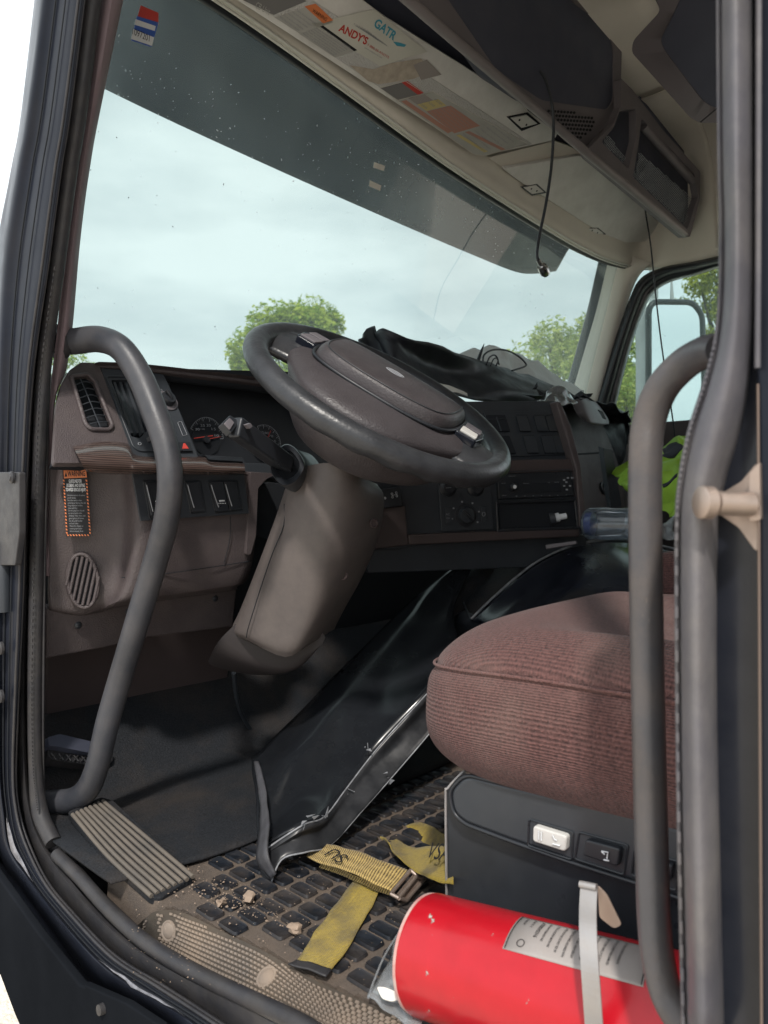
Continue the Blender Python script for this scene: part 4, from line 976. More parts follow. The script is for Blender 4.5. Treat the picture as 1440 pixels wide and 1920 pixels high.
# passenger part of the dash beyond the stack
PPn = PLN((1.1, 1.02, .5), (1.6, 1.02, .5), (1.1, 1.08, .75))
slab('passenger_fascia', [(1040, 756), (1100, 748), (1130, 790), (1155, 850), (1172, 905), (1175, 1000), (1080, 1010)], PPn, .12, M['brown'], dash, bev=.01, rnd=.02)
slab('passenger_seam', [(1084, 850), (1150, 846), (1150, 849), (1084, 853)], PPn, .002, M['gap'], dash, off=.001, bev=0)
lathe('power_socket', on(1130, 915, PPn, 0), PPn[1], [(0, .019), (.006, .019), (.007, .014), (.002, .013), (-.001, .003)], M['black'], dash)
cyl0, cyl1 = P(1078, 768, Y=.98), P(1125, 790, Y=1.0)
loft('cup_shroud', [[P(1072, 752, Y=.99), P(1092, 746, Y=.98), P(1115, 752, Y=1.0), P(1130, 768, Y=1.03)],
    [P(1082, 775, Y=.97), P(1100, 768, Y=.955), P(1124, 772, Y=.97), P(1140, 785, Y=1.01)],
    [P(1095, 790, Y=.965), P(1110, 794, Y=.945), P(1130, 797, Y=.96), P(1142, 795, Y=1.0)]], M['console'], dash, n=6, nc=6, sol=.003)
slab('shroud_slot', [(1122, 768), (1130, 772), (1137, 786), (1130, 784)], PLN(P(1115, 770, Y=.962), P(1135, 780, Y=.99), P(1125, 795, Y=.96)), .002, M['gap'], dash, off=.004, bev=0)

# ------------------------------------------------------------------ torn dash cover and debris on the dash
def rough(p, a=.006, s=22): return p+V((noise.noise(p*s), noise.noise(p*s+V((7, 0, 0))), noise.noise(p*s+V((0, 9, 0)))))*a
tc_ = thing('torn_dash_cover', 'large torn black dash cover sheet leaning up behind the steering wheel', 'dash cover', (1.0, 1.1, .8))
topl = [(672, 640), (684, 628), (704, 613), (709, 624), (722, 617), (760, 630), (828, 652), (900, 676), (952, 694), (1010, 712), (1060, 735), (1096, 752)]
botl = [(676, 660), (700, 680), (725, 690), (745, 705), (770, 715), (800, 728), (840, 740), (875, 748), (930, 755), (1000, 762), (1060, 765), (1096, 768)]
bm = bmesh.new()
loft('', [[P(x, y, Y=1.12+.05*math.sin(i*.9)) for i, (x, y) in enumerate(topl)], [P(*q, Y=1.10+.03*math.sin(i*1.3)) for i, q in enumerate(mixl(topl, botl, .5))], [P(x, y, Y=1.07) for x, y in botl]], None, n=3, nc=6, bm=bm, fn=lambda p: rough(p, .008))
link('sheet', bm, mat('torn_vinyl', (.016, .018, .022), .5, bump=(200, .3, .001), var=(20, .5)), tc_, sol=.004)
bm = bmesh.new()
loft('', [[P(*q, Y=1.0) for q in ((1050, 745), (1095, 742), (1130, 752), (1160, 765), (1178, 772))], [P(*q, Y=1.12) for q in ((1065, 765), (1100, 765), (1140, 790), (1168, 790), (1180, 800))], [P(*q, Y=1.1) for q in ((1090, 790), (1125, 810), (1150, 830), (1168, 830), (1172, 840))], [P(*q, Y=1.1) for q in ((1110, 850), (1130, 870), (1150, 880), (1160, 875), (1165, 858))]], None, n=4, nc=5, bm=bm, fn=lambda p: rough(p, .02, 16))
link('crumpled_edge', bm, bpy.data.materials['torn_vinyl'], tc_, sol=.003)
bm = bmesh.new(); rnd = random.Random(4)
for i in range(26):
    x = rnd.uniform(1000, 1110); y = 738+(x-1000)*.12+rnd.uniform(-10, 10); p = P(x, y, Y=1.0); s = rnd.uniform(.006, .016)
    vs = [bm.verts.new(p+V((rnd.gauss(0, 1), rnd.gauss(0, 1), rnd.gauss(0, .7)))*s) for k in range(4)]
    for t3 in ((0, 1, 2), (0, 2, 3), (0, 1, 3), (1, 2, 3)): bm.faces.new([vs[k] for k in t3])
link('torn_shreds', bm, bpy.data.materials['torn_vinyl'], tc_, smooth=False)
def crumple(name, rows, m, lab, ct, amp, sc, sol=.001, parent=None):
    bm = bmesh.new(); loft('', rows, None, n=7, nc=7, bm=bm, fn=lambda p: rough(p, amp, sc)); o = link(name, bm, m, parent, sol=sol)
    if lab: tag(o, lab, ct)
    return o
crumple('plastic_sheet', [[P(*q, Y=1.24) for q in ((870, 668), (905, 654), (950, 655), (1000, 680), (1060, 712), (1092, 736))], [P(*q, Y=1.2) for q in ((880, 690), (920, 680), (960, 690), (1010, 710), (1060, 730), (1090, 742))], [P(*q, Y=1.16) for q in ((900, 720), (940, 725), (980, 730), (1020, 735), (1060, 742), (1085, 750))]], M['cloth'], 'pale crumpled plastic sheet heaped behind the torn dash cover', 'plastic sheet', .022, 14)
crumple('plastic_scrap', [[P(*q, Y=.98) for q in ((1020, 742), (1040, 728), (1052, 722), (1062, 738))], [P(*q, Y=.95) for q in ((1012, 750), (1035, 744), (1055, 742), (1078, 750))], [P(*q, Y=.94) for q in ((1015, 756), (1040, 756), (1060, 756), (1080, 757))]], M['film'], 'small scrap of clear film on top of the centre stack', 'film scrap', .012, 30)
crumple('paper_scrap', [[P(*q, Y=1.05) for q in ((800, 716), (830, 722), (862, 730), (876, 738))], [P(*q, Y=1.04) for q in ((815, 728), (835, 734), (862, 738), (876, 742))]], M['whitep'], 'cream paper edge showing under the torn dash cover', 'paper', .003, 30)
cb = thing('loose_cable', 'black cable loop sticking up behind the torn dash cover', 'cable', P(915, 670, Y=1.12))
bm = bmesh.new()
tube('', [P(x, y, Y=1.13) for x, y in ((905, 680), (908, 665), (925, 656), (950, 657), (972, 668), (986, 682), (982, 688), (960, 695))], .0026, None, bm=bm, n=6, seg=8)
tube('', [P(x, y, Y=1.12) for x, y in ((912, 684), (918, 670), (928, 666), (934, 676), (930, 686))], .0022, None, bm=bm, n=6, seg=8)
tube('', [P(x, y, Y=1.12) for x, y in ((920, 686), (925, 674), (932, 672), (936, 684))], .0018, None, bm=bm, n=6, seg=8)
link('loop', bm, M['black'], cb)
tube('spike', [P(896, 678, Y=1.12), P(902, 660, Y=1.12), P(908, 644, Y=1.12)], [.005, .004, .0005], M['black'], cb, n=3, seg=8)
# angled black bracket leaning on the stack
br = thing('loose_bracket', 'dark angled metal channel standing against the passenger dash', 'bracket', P(1150, 945, Y=.9))
PBk = PLN(P(1140, 900, Y=.93), P(1175, 900, Y=.93), P(1130, 840, Y=.93))
slab('channel_face', [(1132, 840), (1148, 842), (1166, 950), (1146, 952)], PBk, .003, M['dark'], br, bev=.001)
slab('channel_flange', [(1121, 837), (1131, 841), (1145, 952), (1138, 950)], PLN(P(1132, 900, Y=.93), P(1121, 900, Y=.95), P(1132, 840, Y=.93)), .003, M['dark'], br, bev=.001)

# ------------------------------------------------------------------ steering wheel
t_ = rad(36.1); WC = V((.377, .814, .689)); wn_ = V((0, -math.sin(t_), math.cos(t_))); wx = V((1, 0, 0)); wy = wn_.cross(wx)
whl = thing('steering_wheel', 'worn black leather steering wheel turned aslant with brown hub and switch pods', 'steering wheel', WC-wn_*.09)
WPl = (WC, wn_)
def W(x, y, h): return WC+wx*x+wy*y+wn_*h
def WA(a, r, h): return W(r*math.cos(rad(a)), r*math.sin(rad(a)), h)
bm = bmesh.new()
N1, N2 = 120, 22; gg = []
for i in range(N1):
    a = 360*i/N1; ring = []
    aa = rad(a)
    for k in range(N2):
        b_ = 2*math.pi*k/N2; rr = .0194
        if 185 < a < 330: # finger grips on the underside of the near rim
            bump_ = .0022*math.sin((a-185)/145*math.pi*19)*max(0, math.sin(b_)*-1)*math.sin((a-185)/145*math.pi); rr += bump_
        ring.append(bm.verts.new(WA(a, .215+rr*math.cos(b_), rr*.95*math.sin(b_))))
    gg.append(ring)
for i in range(N1):
    for k in range(N2): bm.faces.new((gg[i][k], gg[(i+1) % N1][k], gg[(i+1) % N1][(k+1) % N2], gg[i][(k+1) % N2]))
link('rim', bm, M['leather'], whl)
# hub shell, spokes
RA = -63.0      # the wheel is turned this far clockwise
def HW(x, y, h):
    c_, s_ = math.cos(rad(RA)), math.sin(rad(RA)); return W(x*c_-y*s_, x*s_+y*c_, h)
def outl(ps, h, sc=1, sy=None): return [HW(x*sc, y*(sy or sc), h) for x, y in ps]
hub = [(-.17, .050), (-.12, .066), (-.06, .080), (0, .085), (.06, .080), (.12, .066), (.17, .050), (.178, .0), (.160, -.055), (.128, -.100), (.085, -.145), (.03, -.168), (-.03, -.168), (-.085, -.145), (-.128, -.100), (-.160, -.055), (-.178, 0)]
hs2 = [(x*.86, y*.94) for x, y in hub]
rings = [outl([(0, -.02)]*len(hub), .026), outl(hub, .022, .55), outl(hub, .018, .80), outl(hub, .008, .94), outl(hub, -.004, .97), outl(hs2, -.022, 1.05), outl(hs2, -.050, 1.0), outl(hs2, -.078, .88), outl(hs2, -.094, .70), outl(hs2, -.098, .3)]
ringloft('hub_shell', rings, M['hub'], whl, n=4, nc=3)
for s in (-1, 1):
    loft('spoke', [[HW(s*.125, .058, .004), HW(s*.160, .052, .006), HW(s*.185, .052, .004), HW(s*.208, .058, .003)],
                   [HW(s*.125, .03, .016), HW(s*.160, .024, .016), HW(s*.185, .02, .012), HW(s*.208, .02, .010)],
                   [HW(s*.125, -.02, .014), HW(s*.160, -.02, .014), HW(s*.185, -.022, .010), HW(s*.208, -.024, .008)],
                   [HW(s*.120, -.06, .000), HW(s*.150, -.058, -.004), HW(s*.175, -.06, -.004), HW(s*.200, -.068, -.004)]], M['leather'], whl, n=4, nc=4, sol=.012)
pad = [(-.128, .040), (-.120, .058), (-.07, .066), (0, .069), (.07, .066), (.120, .058), (.128, .040), (.126, -.018), (.108, -.058), (.060, -.076), (0, -.080), (-.060, -.076), (-.108, -.058), (-.126, -.018)]
ringloft('airbag_pad', [outl(pad, .010, 1.0), outl(pad, .024, 1.0), outl(pad, .036, .965), outl(pad, .043, .90), outl(pad, .047, .70), outl(pad, .049, .3), outl([(0, 0)]*len(pad), .049)], M['hub'], whl, n=4, nc=3)
bm = bmesh.new(); tube('', [HW(x*1.03, y*1.03, .0235) for x, y in pad], .003, None, bm=bm, n=4, seg=8, closed=True); link('pad_groove', bm, M['black'], whl)
bm = bmesh.new(); tube('', [HW(x*.90, y*.90, .0435) for x, y in pad], .0012, None, bm=bm, n=4, seg=8, closed=True); link('pad_seam', bm, M['leather'], whl)
bm = bmesh.new(); tube('', [HW(.016*math.cos(a), .008*math.sin(a), .0490) for a in [k*math.pi/8 for k in range(16)]], .0010, None, bm=bm, n=1, seg=8, closed=True)
tube('', [HW(-.012, 0, .0490), HW(.012, 0, .0490)], .0010, None, bm=bm, n=1, seg=8); link('hub_emblem', bm, M['greyink'], whl)
for s in (-1, 1):
    pod = [(s*.130, .050), (s*.168, .044), (s*.173, .016), (s*.168, -.020), (s*.132, -.022)]
    q = slab3('switch_pod', roundpoly([HW(x, y, .026) for x, y in pod], .004), wn_, .014, M['glossclean'], whl, bev=.002)
    for (y0, y1, mm) in ((.043, .018, 'dark'), (.013, -.014, 'dark')):
        slab3('pod_button', roundpoly([HW(s*.135, y0, .029), HW(s*.163, y0-.003, .029), HW(s*.166, y1, .029), HW(s*.137, y1, .029)], .003), wn_, .004, M['greysw'] if (s > 0 and y1 < 0) else M['console'], q, bev=.001)

# ------------------------------------------------------------------ steering column
colu = thing('steering_column', 'brown plastic steering column cover below the wheel', 'steering column', V((.38, .95, .0)))
secs = [  # left px, front-corner px, right px with y, at given distances
 ((548, 878), (620, 868), (700, 905), 1.20), ((530, 935), (600, 925), (712, 935), 1.20), ((508, 1000), (590, 1000), (700, 1010), 1.21), ((478, 1080), (575, 1085), (672, 1080), 1.225), ((450, 1150), (560, 1165), (640, 1140), 1.24), ((436, 1180), (540, 1215), (622, 1175), 1.25), ((440, 1190), (535, 1232), (618, 1185), 1.26)]
rings = []
for (a, b_, c_, D) in secs:
    l, f, r_ = P(*a, D=D+.035), P(*b_, D=D-.035), P(*c_, D=D+.06)
    lf = P(a[0]*.72+b_[0]*.28, a[1]*.72+b_[1]*.28, D=D-.012); fr = P(b_[0]*.45+c_[0]*.55, b_[1]*.45+c_[1]*.55, D=D-.02); rb = r_+F*.05; lb = l+F*.07; mb = (rb+lb)/2+F*.03
    rings.append([l, lf, f, fr, r_, rb, mb, lb])
ringloft('column_cover', rings, M['cover'], colu, n=4, nc=4)
bm = bmesh.new(); tube('', [P(x, y, D=d) for x, y, d in ((533, 945, 1.208), (532, 985, 1.198), (510, 1040, 1.205), (488, 1105, 1.215), (466, 1175, 1.225), (462, 1195, 1.235))], .0009, None, bm=bm, n=4, seg=6); link('cover_seam', bm, M['gap'], colu)
bm = bmesh.new()
for x, y, d in ((667, 985, 1.215), (701, 981, 1.235), (643, 1079, 1.225)):
    lathe('', P(x, y, D=d), -F+R*.55, [(-.004, .0075), (.0015, .0078), (.002, .006), (-.002, .005)], None, bm=bm, seg=20)
link('screw_recesses', bm, M['brown2'], colu)
ringloft('column_boot', [[P(x, y, D=1.27) for x, y in ((436, 1180), (500, 1225), (560, 1240), (610, 1195), (560, 1170), (480, 1160))],
    [P(x, y, D=1.28) for x, y in ((405, 1212), (460, 1245), (530, 1262), (575, 1235), (530, 1190), (450, 1185))],
    [P(x, y, D=1.33) for x, y in ((390, 1240), (430, 1258), (500, 1266), (548, 1255), (520, 1225), (440, 1215))]], M['boot'], colu, n=4, nc=4)
slab('ignition_pocket', [(484, 915), (500, 903), (535, 908), (530, 990), (505, 1012), (482, 1005)], PLN((0, 1.14, .5), (1, 1.14, .5), (0, 1.14, .6)), .004, M['gap'], colu, rnd=.01)
slab('dash_cutout_edge', [(470, 885), (520, 888), (500, 898), (484, 915), (480, 1005), (470, 1040), (462, 1040)], LB, .06, M['brown'], colu, off=.002, bev=.003, rnd=.003)
# stalk and its base
SB = PLN(P(505, 880, D=1.13), P(575, 880, D=1.17), P(545, 840, D=1.17))
outer = [(510, 862), (528, 836), (545, 834), (562, 850), (572, 872), (560, 898), (542, 910), (525, 908), (508, 885)]
ringloft('stalk_socket', [[on(x, y, SB, .006) for x, y in outer], [on(x, y, SB, .010) for x, y in [(540+(x-540)*.96, 872+(y-872)*.96) for x, y in outer]], [on(x, y, SB, .008) for x, y in [(540+(x-540)*.7, 872+(y-872)*.7) for x, y in outer]], [on(x, y, SB, -.012) for x, y in [(540+(x-540)*.6, 872+(y-872)*.6) for x, y in outer]]], M['black'], colu, n=3)
ringloft('socket_body', [[on(x, y, SB, .006) for x, y in outer], [on(x+14, y+10, SB, -.03) for x, y in outer], [on(x+34, y+16, SB, -.07) for x, y in outer]], M['dark'], colu, n=3)
st = thing('stalk_switch', 'black column stalk lever with square tip button left of the wheel', 'stalk lever', P(540, 872, D=1.16))
bm = bmesh.new()
sA, sB_, sC = P(434, 798, D=1.02), P(462, 802, D=1.03), P(540, 876, D=1.15)
def bar(bm, a, b_, wa, ha, wb, hb, up):
    d = (b_-a).normalized(); s = d.cross(up).normalized(); u2 = s.cross(d)
    va = [bm.verts.new(a+s*x*wa+u2*y*ha) for x, y in ((-1, -1), (1, -1), (1, 1), (-1, 1))]; vb = [bm.verts.new(b_+s*x*wb+u2*y*hb) for x, y in ((-1, -1), (1, -1), (1, 1), (-1, 1))]
    bm.faces.new(va); bm.faces.new(vb[::-1])
    for i in range(4): bm.faces.new((va[i], va[(i+1) % 4], vb[(i+1) % 4], vb[i]))
bar(bm, P(440, 800, D=1.03), P(538, 872, D=1.15), .010, .0155, .012, .014, V((0, 0, 1)))
link('lever', bm, M['black'], st, bev=.004)
tip = PLN(P(420, 790, D=1.02), P(437, 812, D=1.022), P(440, 780, D=1.04))
tb = slab('tip_frame', [(417, 793), (432, 778), (447, 788), (446, 795), (434, 812)], tip, .012, M['black'], st, off=.004, rnd=.002)
slab('tip_button', [(421, 793), (431, 783), (440, 792), (432, 805)], tip, .003, M['console'], st, off=.0065, rnd=.0015)
slab('lever_tab', [(462, 796), (470, 793), (474, 800), (468, 804)], PLN(P(465, 798, D=1.03), P(475, 800, D=1.04), P(465, 790, D=1.03)), .006, M['console'], st, rnd=.001)

# ------------------------------------------------------------------ pedals
pd = thing('brake_pedal', 'black ridged pedal hanging on a thin arm below the steering column', 'pedal', P(505, 1380, D=1.62))
tube('arm', [P(438, 1262, D=1.45), P(446, 1320, D=1.5), P(464, 1358, D=1.55), P(482, 1385, D=1.58), P(497, 1402, D=1.6)], .0045, M['dark'], pd, n=5, seg=10)
PPd = PLN(P(480, 1365, D=1.60), P(535, 1350, D=1.64), P(500, 1400, D=1.58))
slab('pad', [(478, 1362), (524, 1347), (538, 1362), (503, 1402)], PPd, .012, M['rubber'], pd, rnd=.003)
bm = bmesh.new()
for k in range(6):
    t = (k+.6)/6.5; tube('', [on(480+24*t, 1363+38*t, PPd, .001), on(527+8*t-12*t, 1349+22*t, PPd, .001)], .0018, None, bm=bm, n=1, seg=6)
link('pad_ridges', bm, M['rubber'], pd)
pd = thing('clutch_pedal', 'dark ribbed pedal tucked behind the left grab handle', 'pedal', P(150, 1420, Y=1.26))
PC = PLN(P(95, 1400, Y=1.24), P(210, 1425, Y=1.26), P(95, 1430, Y=1.22))
slab('pad', [(90, 1400), (110, 1396), (160, 1410), (212, 1412), (212, 1428), (170, 1434), (100, 1425), (90, 1415)], PC, .02, M['rubber'], pd, rnd=.004)
slab('cap', [(90, 1382), (112, 1376), (180, 1392), (210, 1404), (180, 1414), (110, 1400), (92, 1398)], PC, .02, M['console2'], pd, off=.012, rnd=.003)
bm = bmesh.new()
for k in range(7): tube('', [on(96+k*14, 1412+k*1.2, PC, .002), on(105+k*14, 1424+k*1.0, PC, .002)], .0015, None, bm=bm, n=1, seg=6); tube('', [on(105+k*14, 1412+k*1.2, PC, .002), on(96+k*14, 1424+k*1.0, PC, .002)], .0015, None, bm=bm, n=1, seg=6)
link('pad_ridges', bm, M['rubber'], pd)

# ------------------------------------------------------------------ grab handles
gh = thing('grab_handle', 'long bent grey grab handle bolted to the front door pillar by the dash', 'grab handle', P(95, 1505, X=.03), 'grab handles either side of the doorway')
lh = [(108, 641, .02), (140, 640, .03), (185, 636, .05), (225, 652, .06), (258, 698, .07), (287, 765, .075), (312, 840, .08), (319, 905, .08), (312, 975, .08), (292, 1050, .08), (262, 1150, .075), (232, 1250, .07), (203, 1350, .06), (184, 1430, .055), (165, 1478, .05), (135, 1500, .04), (90, 1504, .02)]
tube('tube', [P(x, y, X=a) for x, y, a in lh], [.0215]+[.0205]*2+[.0195]*3+[.0185]*8+[.0195]*3, M['handle'], gh, n=8, seg=26)
lathe('end_flange', P(108, 641, X=.01), (1, .0, 0), [(0, .028), (.01, .028), (.014, .024)], M['rubber'], gh)
gh2 = thing('grab_handle', 'tall straight grey grab handle in front of the seat at the rear door pillar', 'grab handle', P(1300, 1905, X=.02), 'grab handles either side of the doorway')
rh = [(1352, 655, .02), (1322, 660, .035), (1280, 685, .05), (1240, 730, .055), (1217, 790, .055), (1210, 860, .05), (1210, 1000, .045), (1213, 1200, .04), (1217, 1400, .035), (1222, 1600, .03), (1226, 1720, .028), (1234, 1800, .026), (1252, 1870, .022), (1290, 1935, .012)]
rp = [P(x, y, X=a) for x, y, a in rh]
tube('tube', rp, [30.5/FPX*(p-C).dot(F) for p in rp], M['handle_lit'], gh2, n=8, seg=26)

# ------------------------------------------------------------------ black torn engine cover
ec = thing('engine_cover', 'scratched glossy black engine tunnel cover lying loose across the floor', 'engine cover', (.5, .95, 0))
lipA = [(505, 1666, .135), (528, 1610, .155), (575, 1595, .19), (622, 1580, .245), (688, 1508, .34), (745, 1444, .42), (808, 1370, .50), (870, 1290, .58)]   # lower lip (px,py,X)
lipB = [(482, 1608, .135), (504, 1587, .155), (567, 1546, .195), (608, 1530, .25), (650, 1476, .33), (709, 1400, .41), (798, 1302, .50), (870, 1225, .60)]
mid1 = [(484, 1590, .15), (500, 1560, .18), (545, 1510, .24), (590, 1465, .30), (640, 1400, .38), (700, 1320, .47), (770, 1240, .56), (850, 1150, .68)]
mid2 = [(478, 1500, .20), (500, 1475, .24), (545, 1420, .30), (600, 1360, .38), (660, 1290, .48), (730, 1210, .58), (810, 1120, .70), (880, 1070, .80)]
far1 = [(470, 1425, .30), (500, 1400, .34), (540, 1360, .40), (600, 1300, .48), (680, 1220, .58), (760, 1140, .68), (850, 1065, .78), (930, 1036, .88)]
def rowx(L_): return [P(x, y, X=a) for x, y, a in L_]
loft('cover_sheet', [rowx(far1), rowx(mid2), rowx(mid1), rowx(lipB)], M['gloss'], ec, n=5, nc=6, sol=.003, fn=lambda p: rough(p, .006, 9))
lipM = [((a[0]+b_[0])/2-6, (a[1]+b_[1])/2-4, (a[2]+b_[2])/2) for a, b_ in zip(lipA, lipB)]
loft('cover_flange', [rowx(lipB), [p+V((-.004, -.006, -.004)) for p in rowx(lipB)], rowx(lipM), rowx([(x-3, y-7, a) for x, y, a in lipA]), rowx(lipA), [p+V((.01, .02, -.006)) for p in rowx(lipA)]], M['flange'], ec, n=4, nc=4, sol=.002, fn=lambda p: rough(p, .001, 14))
M['edge'] = mat('scuffed_edge', (.30, .31, .33), .4, dust=((.02, .02, .025), .8, 60, .4))
tube('flange_edge', [p+V((-.003, -.004, .001)) for p in rowx(lipB)], .0013, M['edge'], ec, n=6, seg=8)
tube('flange_edge', [p+V((-.003, -.003, .0)) for p in rowx(lipA)], .0012, M['edge'], ec, n=6, seg=8)
bm = bmesh.new(); rn_ = random.Random(12)
for px_, py_, xa in ((690, 1402, .385), (694, 1410, .387), (566, 1546, .195), (726, 1458, .395), (730, 1464, .40), (612, 1536, .252), (583, 1532, .215), (655, 1490, .335)):
    p = P(px_, py_, X=xa-.006)
    for q in range(2):
        vs = [bm.verts.new(p+V((rn_.gauss(0, 1), rn_.gauss(0, 1), rn_.gauss(.5, 1)))*.0042) for k in range(3)]; bm.faces.new(vs)
link('edge_chips', bm, M['edge'], ec, smooth=False, sol=.0006)['kind'] = 'stuff'
loft('torn_strip', [[P(x, y, X=a) for x, y, a in ((476, 1428, .235), (482, 1470, .205), (488, 1520, .175), (484, 1570, .15), (480, 1615, .128), (506, 1650, .13))], [P(x, y, X=a) for x, y, a in ((484, 1426, .235), (496, 1470, .205), (502, 1520, .175), (502, 1555, .15), (500, 1600, .128), (516, 1640, .13))]], mat('torn_edge_plastic', (.06, .06, .068), .35, bump=(60, .5, .003), dust=((.02, .02, .02), .7, 40, .4)), ec, n=6, nc=3, sol=.003, fn=lambda p: rough(p, .0016, 45))
# tunnel hump in front of the stack
loft('tunnel_hump', [[P(*q, Y=1.0) for q in ((820, 1125), (850, 1080), (890, 1048), (940, 1036), (990, 1042), (1040, 1060))],
   [P(*q, Y=.95) for q in ((800, 1160), (850, 1110), (895, 1075), (945, 1055), (1000, 1050), (1040, 1060))],
   [P(*q, Y=.93) for q in ((800, 1240), (850, 1180), (910, 1130), (960, 1100), (1010, 1080), (1050, 1070))]], M['matrub'], ec, n=5, nc=5, sol=.003)
# raised glossy shell right of the hump
sh1 = [(882, 1162, .72), (920, 1125, .78), (965, 1085, .85), (1010, 1052, .92), (1070, 1025, 1.0), (1130, 1014, 1.08), (1185, 1014, 1.15), (1270, 1032, 1.22)]
sh2 = [(905, 1172, .68), (940, 1150, .73), (985, 1112, .80), (1030, 1078, .86), (1080, 1055, .92), (1135, 1042, .98), (1190, 1042, 1.03), (1280, 1062, 1.1)]
sh3 = [(925, 1200, .60), (965, 1175, .65), (1005, 1145, .70), (1045, 1122, .76), (1090, 1105, .82), (1140, 1092, .88), (1195, 1088, .92), (1290, 1095, 1.0)]
sh4 = [(940, 1250, .52), (975, 1230, .58), (1015, 1205, .64), (1055, 1190, .70), (1100, 1180, .76), (1145, 1170, .80), (1200, 1160, .84), (1300, 1150, .9)]
loft('shell', [rowx(sh1), rowx(sh2), rowx(sh3), rowx(sh4)], M['glossclean'], ec, n=5, nc=6, sol=.003)
fl = [[P(866, 1108, X=.80), P(900, 1080, X=.86), P(950, 1050, X=.93), P(1010, 1028, X=1.0), P(1080, 1014, X=1.08)], [P(872, 1135, X=.76), P(908, 1102, X=.82), P(958, 1066, X=.90), P(1015, 1038, X=.96), P(1080, 1018, X=1.05)], rowx(sh1)[:5]]
loft('shell_flap', fl, M['matrub'], ec, n=5, nc=4, sol=.002)
tube('shell_rim', [p+V((-.004, -.004, .002)) for p in rowx(sh1)], .0026, M['edge'], ec, n=6, seg=8)
tube('shell_rim', [p+V((-.004, -.004, .002)) for p in (P(866, 1108, X=.80), P(868, 1130, X=.77), P(882, 1162, X=.72))], .002, M['dark'], ec, n=5, seg=8)
slab('board_edge', [(1022, 1022), (1080, 1014), (1082, 1020), (1024, 1030)], PLN(P(1020, 1020, Y=.80), P(1080, 1015, Y=.74), P(1020, 1030, Y=.8)), .02, M['console'], ec)
boxm('tunnel_box', (.72, .35, .0), (1.35, .95, .30), M['black'], ec, bev=.03)

# ------------------------------------------------------------------ seat
seat = thing('driver_seat', 'worn maroon corduroy driver seat on a black base box with rocker switches', 'seat', (.45, .25, 0))
def sq(v, e): return math.copysign(abs(v)**e, v)
SC = V((.445, .245, .285)); AX, AY, AZ = .262, .388, .116
def cush(u, v_):
    e1, e2 = .50, .42
    cu_, su = math.cos(u), math.sin(u); cv, sv = math.cos(v_), math.sin(v_)
    x = AX*sq(cv, e1)*sq(cu_, e2); y = AY*sq(cv, e1)*sq(su, e2); z = AZ*sq(sv, .72)
    fx, fy = x/AX, y/AY
    if z > 0:   # dished middle, raised side bolsters and rolled front
        d = max(0, 1-(fx*1.3)**4)*max(0, min(1, (.62-fy)*2.6)); z -= .062*d
    if fy > 0.35: # waterfall front drops
        q = (fy-.35)/.65; z -= .020*q*q; 
        
    return V((x, y, z))
ca, sa = math.cos(rad(4)), math.sin(rad(4))
bm = bmesh.new(); NU, NV = 128, 64; uvl = bm.loops.layers.uv.verify(); gr = []
for j in range(NV+1):
    v_ = -math.pi/2+math.pi*j/NV; gr.append([])
    for i in range(NU):
        p = cush(2*math.pi*i/NU, v_); q = SC+V((p.x*ca-p.y*sa, p.x*sa+p.y*ca, p.z))
        q = q+(q-SC).normalized()*.003*noise.noise(q*14)
        gr[-1].append(bm.verts.new(q))
# seam: pull in a groove around the cushion
JS = int(NV*.60)
for i in range(NU):
    for jj, am in ((JS, .0045), (JS-1, .002), (JS+1, .002)):
        v = gr[jj][i]; d = (v.co-SC); d.z = 0; v.co -= d.normalized()*am
for j in range(NV):
    for i in range(NU):
        i2 = (i+1) % NU; f = bm.faces.new((gr[j][i], gr[j][i2], gr[j+1][i2], gr[j+1][i]))
        for lp, (a, b_) in zip(f.loops, ((i, j), (i+1, j), (i+1, j+1), (i, j+1))): lp[uvl].uv = (a/NU*1.25, b_/NV*.46) if j < JS else (lp.vert.co.y, lp.vert.co.x*1.0+.5)
link('cushion', bm, M['seat'], seat, sub=1)
bm = bmesh.new(); tube('', [gr_ for gr_ in [SC+V(((cush(2*math.pi*i/64, -math.pi/2+math.pi*(JS+.5)/NV)).x*ca-(cush(2*math.pi*i/64, -math.pi/2+math.pi*(JS+.5)/NV)).y*sa, (cush(2*math.pi*i/64, -math.pi/2+math.pi*(JS+.5)/NV)).x*sa+(cush(2*math.pi*i/64, -math.pi/2+math.pi*(JS+.5)/NV)).y*ca, (cush(2*math.pi*i/64, -math.pi/2+math.pi*(JS+.5)/NV)).z)) for i in range(64)]], .0019, None, bm=bm, n=2, seg=8, closed=True)
link('seam_piping', bm, M['seat'], seat)
# backrest and armrest pad behind the pillar
def ellip(name, c, ax_, m, parent):
    bm = bmesh.new(); bmesh.ops.create_uvsphere(bm, u_segments=48, v_segments=32, radius=1)
    uvl = bm.loops.layers.uv.verify()
    for v in bm.verts:
        v.co = V((sq(v.co.x, .7)*ax_[0], sq(v.co.y, .7)*ax_[1], sq(v.co.z, .7)*ax_[2]))+V(c)
    for f in bm.faces:
        for lp in f.loops: lp[uvl].uv = (lp.vert.co.y, lp.vert.co.z)
    return link(name, bm, m, parent)
ellip('backrest', (.445, -.22, .62), (.25, .09, .36), M['seat'], seat)
pa = P(1262, 1085, D=1.35); ellip('buckle_pad', pa, (.035, .035, .05), M['seat'], seat)
